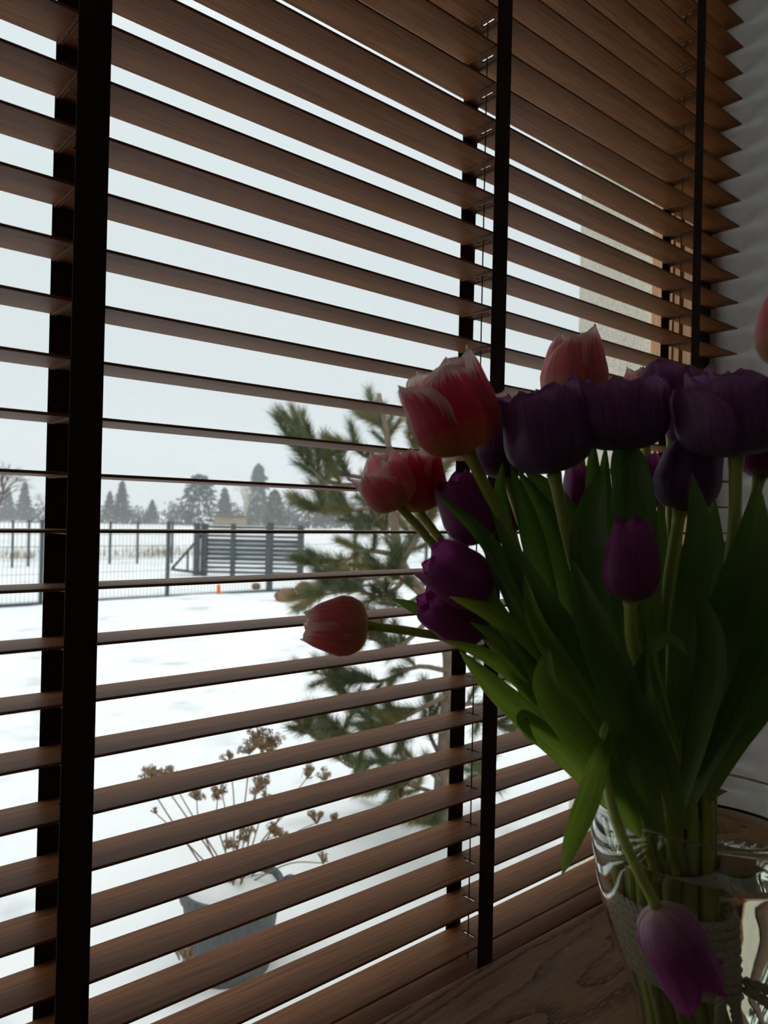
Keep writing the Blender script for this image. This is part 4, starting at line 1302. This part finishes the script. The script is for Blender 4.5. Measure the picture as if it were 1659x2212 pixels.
def bare_tree(px, base_y, top_y, wpx, d, label, mt='twig', seed=0, group='far trees beyond the field', thick=1.0, levels=5):
    rng = random.Random(seed)
    b = U(px, base_y, d)
    hh = (base_y - top_y) * d / F_PX
    rr = wpx / 2 * d / F_PX
    root = thing('bare_tree', (b.x, b.y, GROUND - 0.1), label, 'tree', group)
    b = Vector((b.x, b.y, GROUND - 0.1))
    trunk, crown = MB(), MB()
    def grow(p, dv, ln, rad, lv):
        mid = p + dv * ln * 0.5 + Vector((rng.gauss(0, 1), rng.gauss(0, 1), rng.gauss(0, .5))) * ln * 0.05
        e = p + dv * ln
        (trunk if lv == 0 else crown).tube([p, mid, e], [rad, rad * 0.85, rad * 0.68], 5 if lv < 2 else 3, False)
        if lv >= levels: return
        for k in range(rng.choice((2, 3, 3)) if lv else 4):
            spd = rng.uniform(0.3, 0.75) * (rr / hh * 2.2) ** 0.5
            a = rng.uniform(0, 6.28)
            o = dv.orthogonal().normalized(); o2 = dv.cross(o)
            nd = (dv + (o * math.cos(a) + o2 * math.sin(a)) * spd + Vector((0, 0, 0.12))).normalized()
            grow(p.lerp(e, rng.uniform(0.6, 1.0)), nd, ln * rng.uniform(0.58, 0.78), rad * 0.62, lv + 1)
    grow(b, Vector((rng.uniform(-.05, .05), rng.uniform(-.05, .05), 1)), hh * 0.34, hh * 0.022 * thick, 0)
    trunk.build('trunk', M[mt], root, True)
    tag(crown.build('branches', M[mt], root), kind='stuff')
    return root

def bush(px, base_y, top_y, wpx, d, label, mt='hedge', seed=0, group='far hedge bushes'):
    rng = random.Random(seed)
    b = U(px, base_y, d)
    hh = (base_y - top_y) * d / F_PX
    rr = wpx / 2 * d / F_PX
    root = thing('bush', (b.x, b.y, GROUND - 0.1), label, 'bush', group)
    c = Vector((b.x, b.y, GROUND - 0.1))
    mb = MB()
    for k in range(620):
        v = Vector((rng.gauss(0, 1), rng.gauss(0, 1), abs(rng.gauss(0, 1)))).normalized()
        kk = rng.uniform(0.35, 1.0) * (1 + 0.25 * noise.noise(v * 2 + Vector((seed, 0, 0))))
        p = c + Vector((v.x * rr * kk, v.y * rr * kk, v.z * hh * kk))
        s = hh * rng.uniform(0.04, 0.085)
        d1 = Vector((rng.gauss(0, 1), rng.gauss(0, 1), rng.gauss(0, 1))).normalized() * s
        d2 = d1.orthogonal().normalized() * s * 0.8
        d3 = d1.cross(d2).normalized() * s * 0.7
        i0 = mb.vert(p - d2); i1 = mb.vert(p + d2); i2 = mb.vert(p + d1 * 1.4); i3 = mb.vert(p + d3)
        mb.f += [(i0, i1, i2), (i0, i3, i1), (i1, i3, i2), (i2, i3, i0)]
    tag(mb.build('twigs', M[mt], root), kind='stuff')
    mb = MB(); mb.tube([c, c + Vector((0, 0, hh * 0.6))], [0.02 * hh, 0.01 * hh], 5); mb.build('stem', M['twig'], root)
    return root

def by(px, d):   # picture height of the field at that distance
    v = U(px, 0, d)
    p = Vector((v.x, v.y, GROUND - 0.1)) - CAM
    return 1106 - F_PX * (p.dot(UP) / p.dot(fw))
C_ = conifer
C_(262, by(262, 84), 1040, 46, 84, 'slender spruce rising left above the far hedge, right of the left tape', seed=1, shape=0.9)
C_(236, by(236, 88), 1062, 40, 88, 'spruce close behind the left ladder tape', seed=2, shape=0.9)
C_(328, by(328, 86), 1080, 38, 86, 'small dark spruce standing alone in the gap of the treeline', seed=3, shape=0.8)
C_(428, by(428, 82), 1026, 92, 82, 'broad dark pine left of the gate in the treeline', seed=4, shape=0.36)
C_(484, by(484, 90), 1054, 40, 90, 'narrow dark fir between the broad pine and the birch', seed=5, shape=0.7)
C_(556, by(556, 96), 1004, 56, 96, 'tallest far conifer behind the birch', seed=6, shape=0.6)
C_(592, by(592, 78), 1058, 56, 78, 'rounded green conifer right of the birch', 'bush', seed=7, shape=0.45)
C_(700, by(700, 92), 1040, 44, 92, 'grey far spruce behind the young pine', seed=8, shape=0.8)
C_(52, by(52, 88), 1042, 40, 88, 'far spruce left of the left tape', seed=9, shape=0.9)
C_(16, by(16, 92), 1052, 36, 92, 'far spruce at the left edge of the picture', seed=10, shape=0.9)
B_ = bare_tree
B_(530, by(530, 76), 1020, 56, 76, 'pale barked birch with bare forked branches', 'birch', seed=21, thick=1.1)
B_(380, by(380, 80), 1072, 70, 80, 'brownish bare tree left of the broad pine', seed=22)
B_(630, by(630, 80), 1052, 80, 80, 'bare grey tree right of the green conifer', seed=23)
B_(668, by(668, 84), 1062, 66, 84, 'bare grey tree half behind the young pine', seed=24)
B_(100, by(100, 82), 1052, 70, 82, 'bare tree between the picture edge and the left tape', seed=25)
B_(-14, by(-14, 34), 962, 210, 34, 'nearer leafless tree reaching in from the left edge', seed=26, group='trees nearer the fence', thick=0.8)
B_(760, by(760, 86), 1050, 70, 86, 'bare tree behind the trunk of the young pine', seed=27)
B_(850, by(850, 84), 1060, 70, 84, 'bare tree behind the small pink tulips', seed=28)
hb = [(150, 1098, 90), (205, 1100, 90), (285, 1102, 80), (320, 1112, 60), (390, 1096, 90), (500, 1098, 80), (560, 1100, 90), (620, 1098, 90), (680, 1100, 90), (30, 1096, 100), (-20, 1096, 90), (90, 1098, 100),
      (745, 1102, 90), (815, 1104, 90), (890, 1106, 90)]
names_ = ['behind the left tape', 'under the left spruces', 'right of the slender spruce', 'left of the lone spruce', 'under the brownish tree', 'beside the narrow fir', 'under the birch',
          'under the green conifer', 'right end before the young pine', 'under the left bare branches', 'at the left picture edge', 'left of the left tape', 'behind the young pine top', 'behind the pine trunk', 'behind the pink tulips']
for k, (px, ty, w) in enumerate(hb):
    d = 79 + (k * 7) % 11
    bush(px, by(px, d), ty - 14, w * 1.1, d, 'leafless grey brown hedge bush ' + names_[k], 'hedge', 60 + k)

# low shed in front of the trees
q = U(492, by(492, 70), 70)
shed = thing('garden_shed', (q.x, q.y, GROUND - 0.1), 'low brown wooden shed under the far trees', 'shed')
mb = MB()
sd0 = q - RH * 1.5; 
def sbox(mb, s0, s1, z0, z1, o0, o1):
    pts = []
    for s in (s0, s1):
        for o in (o0, o1):
            for z in (z0, z1):
                p = q + RH * s + FWH * o
                mb.v.append((p.x, p.y, z))
    b = len(mb.v) - 8
    for f_ in ((0, 1, 3, 2), (4, 6, 7, 5), (0, 4, 5, 1), (2, 3, 7, 6), (0, 2, 6, 4), (1, 5, 7, 3)):
        mb.f.append(tuple(b + i for i in f_))
sbox(mb, -1.3, 1.3, GROUND - 0.15, 0.75, 0, 2); mb.build('shed_wall', M['shed'], shed)
mb = MB(); sbox(mb, -1.5, 1.5, 0.75, 0.90, -0.2, 2.2); mb.build('shed_roof', M['hedge'], shed)

# dead grass and weeds in the field
rng = random.Random(7)
gk = [(330, 1178, 18, 'dry grass clump left of the gate tail'), (352, 1186, 22, 'dry grass clump beside the gate tail'), (300, 1190, 20, 'dry weeds at the far fence'), (250, 1186, 20, 'dry weeds near the left tape'),
      (405, 1180, 16, 'dry grass behind the gate tail'), (30, 1185, 20, 'dry weeds at the left edge'), (690, 1190, 22, 'dry weeds right of the gate'), (760, 1195, 22, 'dry weeds behind the young pine'), (60, 1190, 18, 'dry weeds left of the left tape')]
for k, (px, py, hpx, lab) in enumerate(gk):
    q = UZ(px, py + 20, GROUND - 0.1)
    d = (q - CAM).dot(fw)
    mb = MB()
    for j in range(70):
        o = RH * rng.gauss(0, 22 * d / F_PX) + FWH * rng.gauss(0, 0.5)
        p = q + o
        ln = hpx * d / F_PX * rng.uniform(0.5, 1.3)
        e = p + Vector((rng.gauss(0, .12), rng.gauss(0, .12), 1)) * ln
        mb.bar(p, e, 0.007, 0.007)
    o = mb.build('dry_grass', M['grass'])
    tag(o, lab, 'grass', kind='stuff')

# winter haze over the field
m_h, n_h, l_h, out_h = mat('winter_haze')
vs = n_h.new('ShaderNodeVolumeScatter')
vs.inputs['Color'].default_value = (0.96, 0.98, 1.0, 1)
vs.inputs['Density'].default_value = 0.0036
l_h.new(vs.outputs[0], out_h.inputs['Volume'])
mb = MB(); mb.box(-120, 220, 30, 135, GROUND - 0.05, 14)
hz = mb.build('haze', m_h)
tag(hz, 'thin winter haze hanging over the far field and trees', 'haze', kind='stuff')
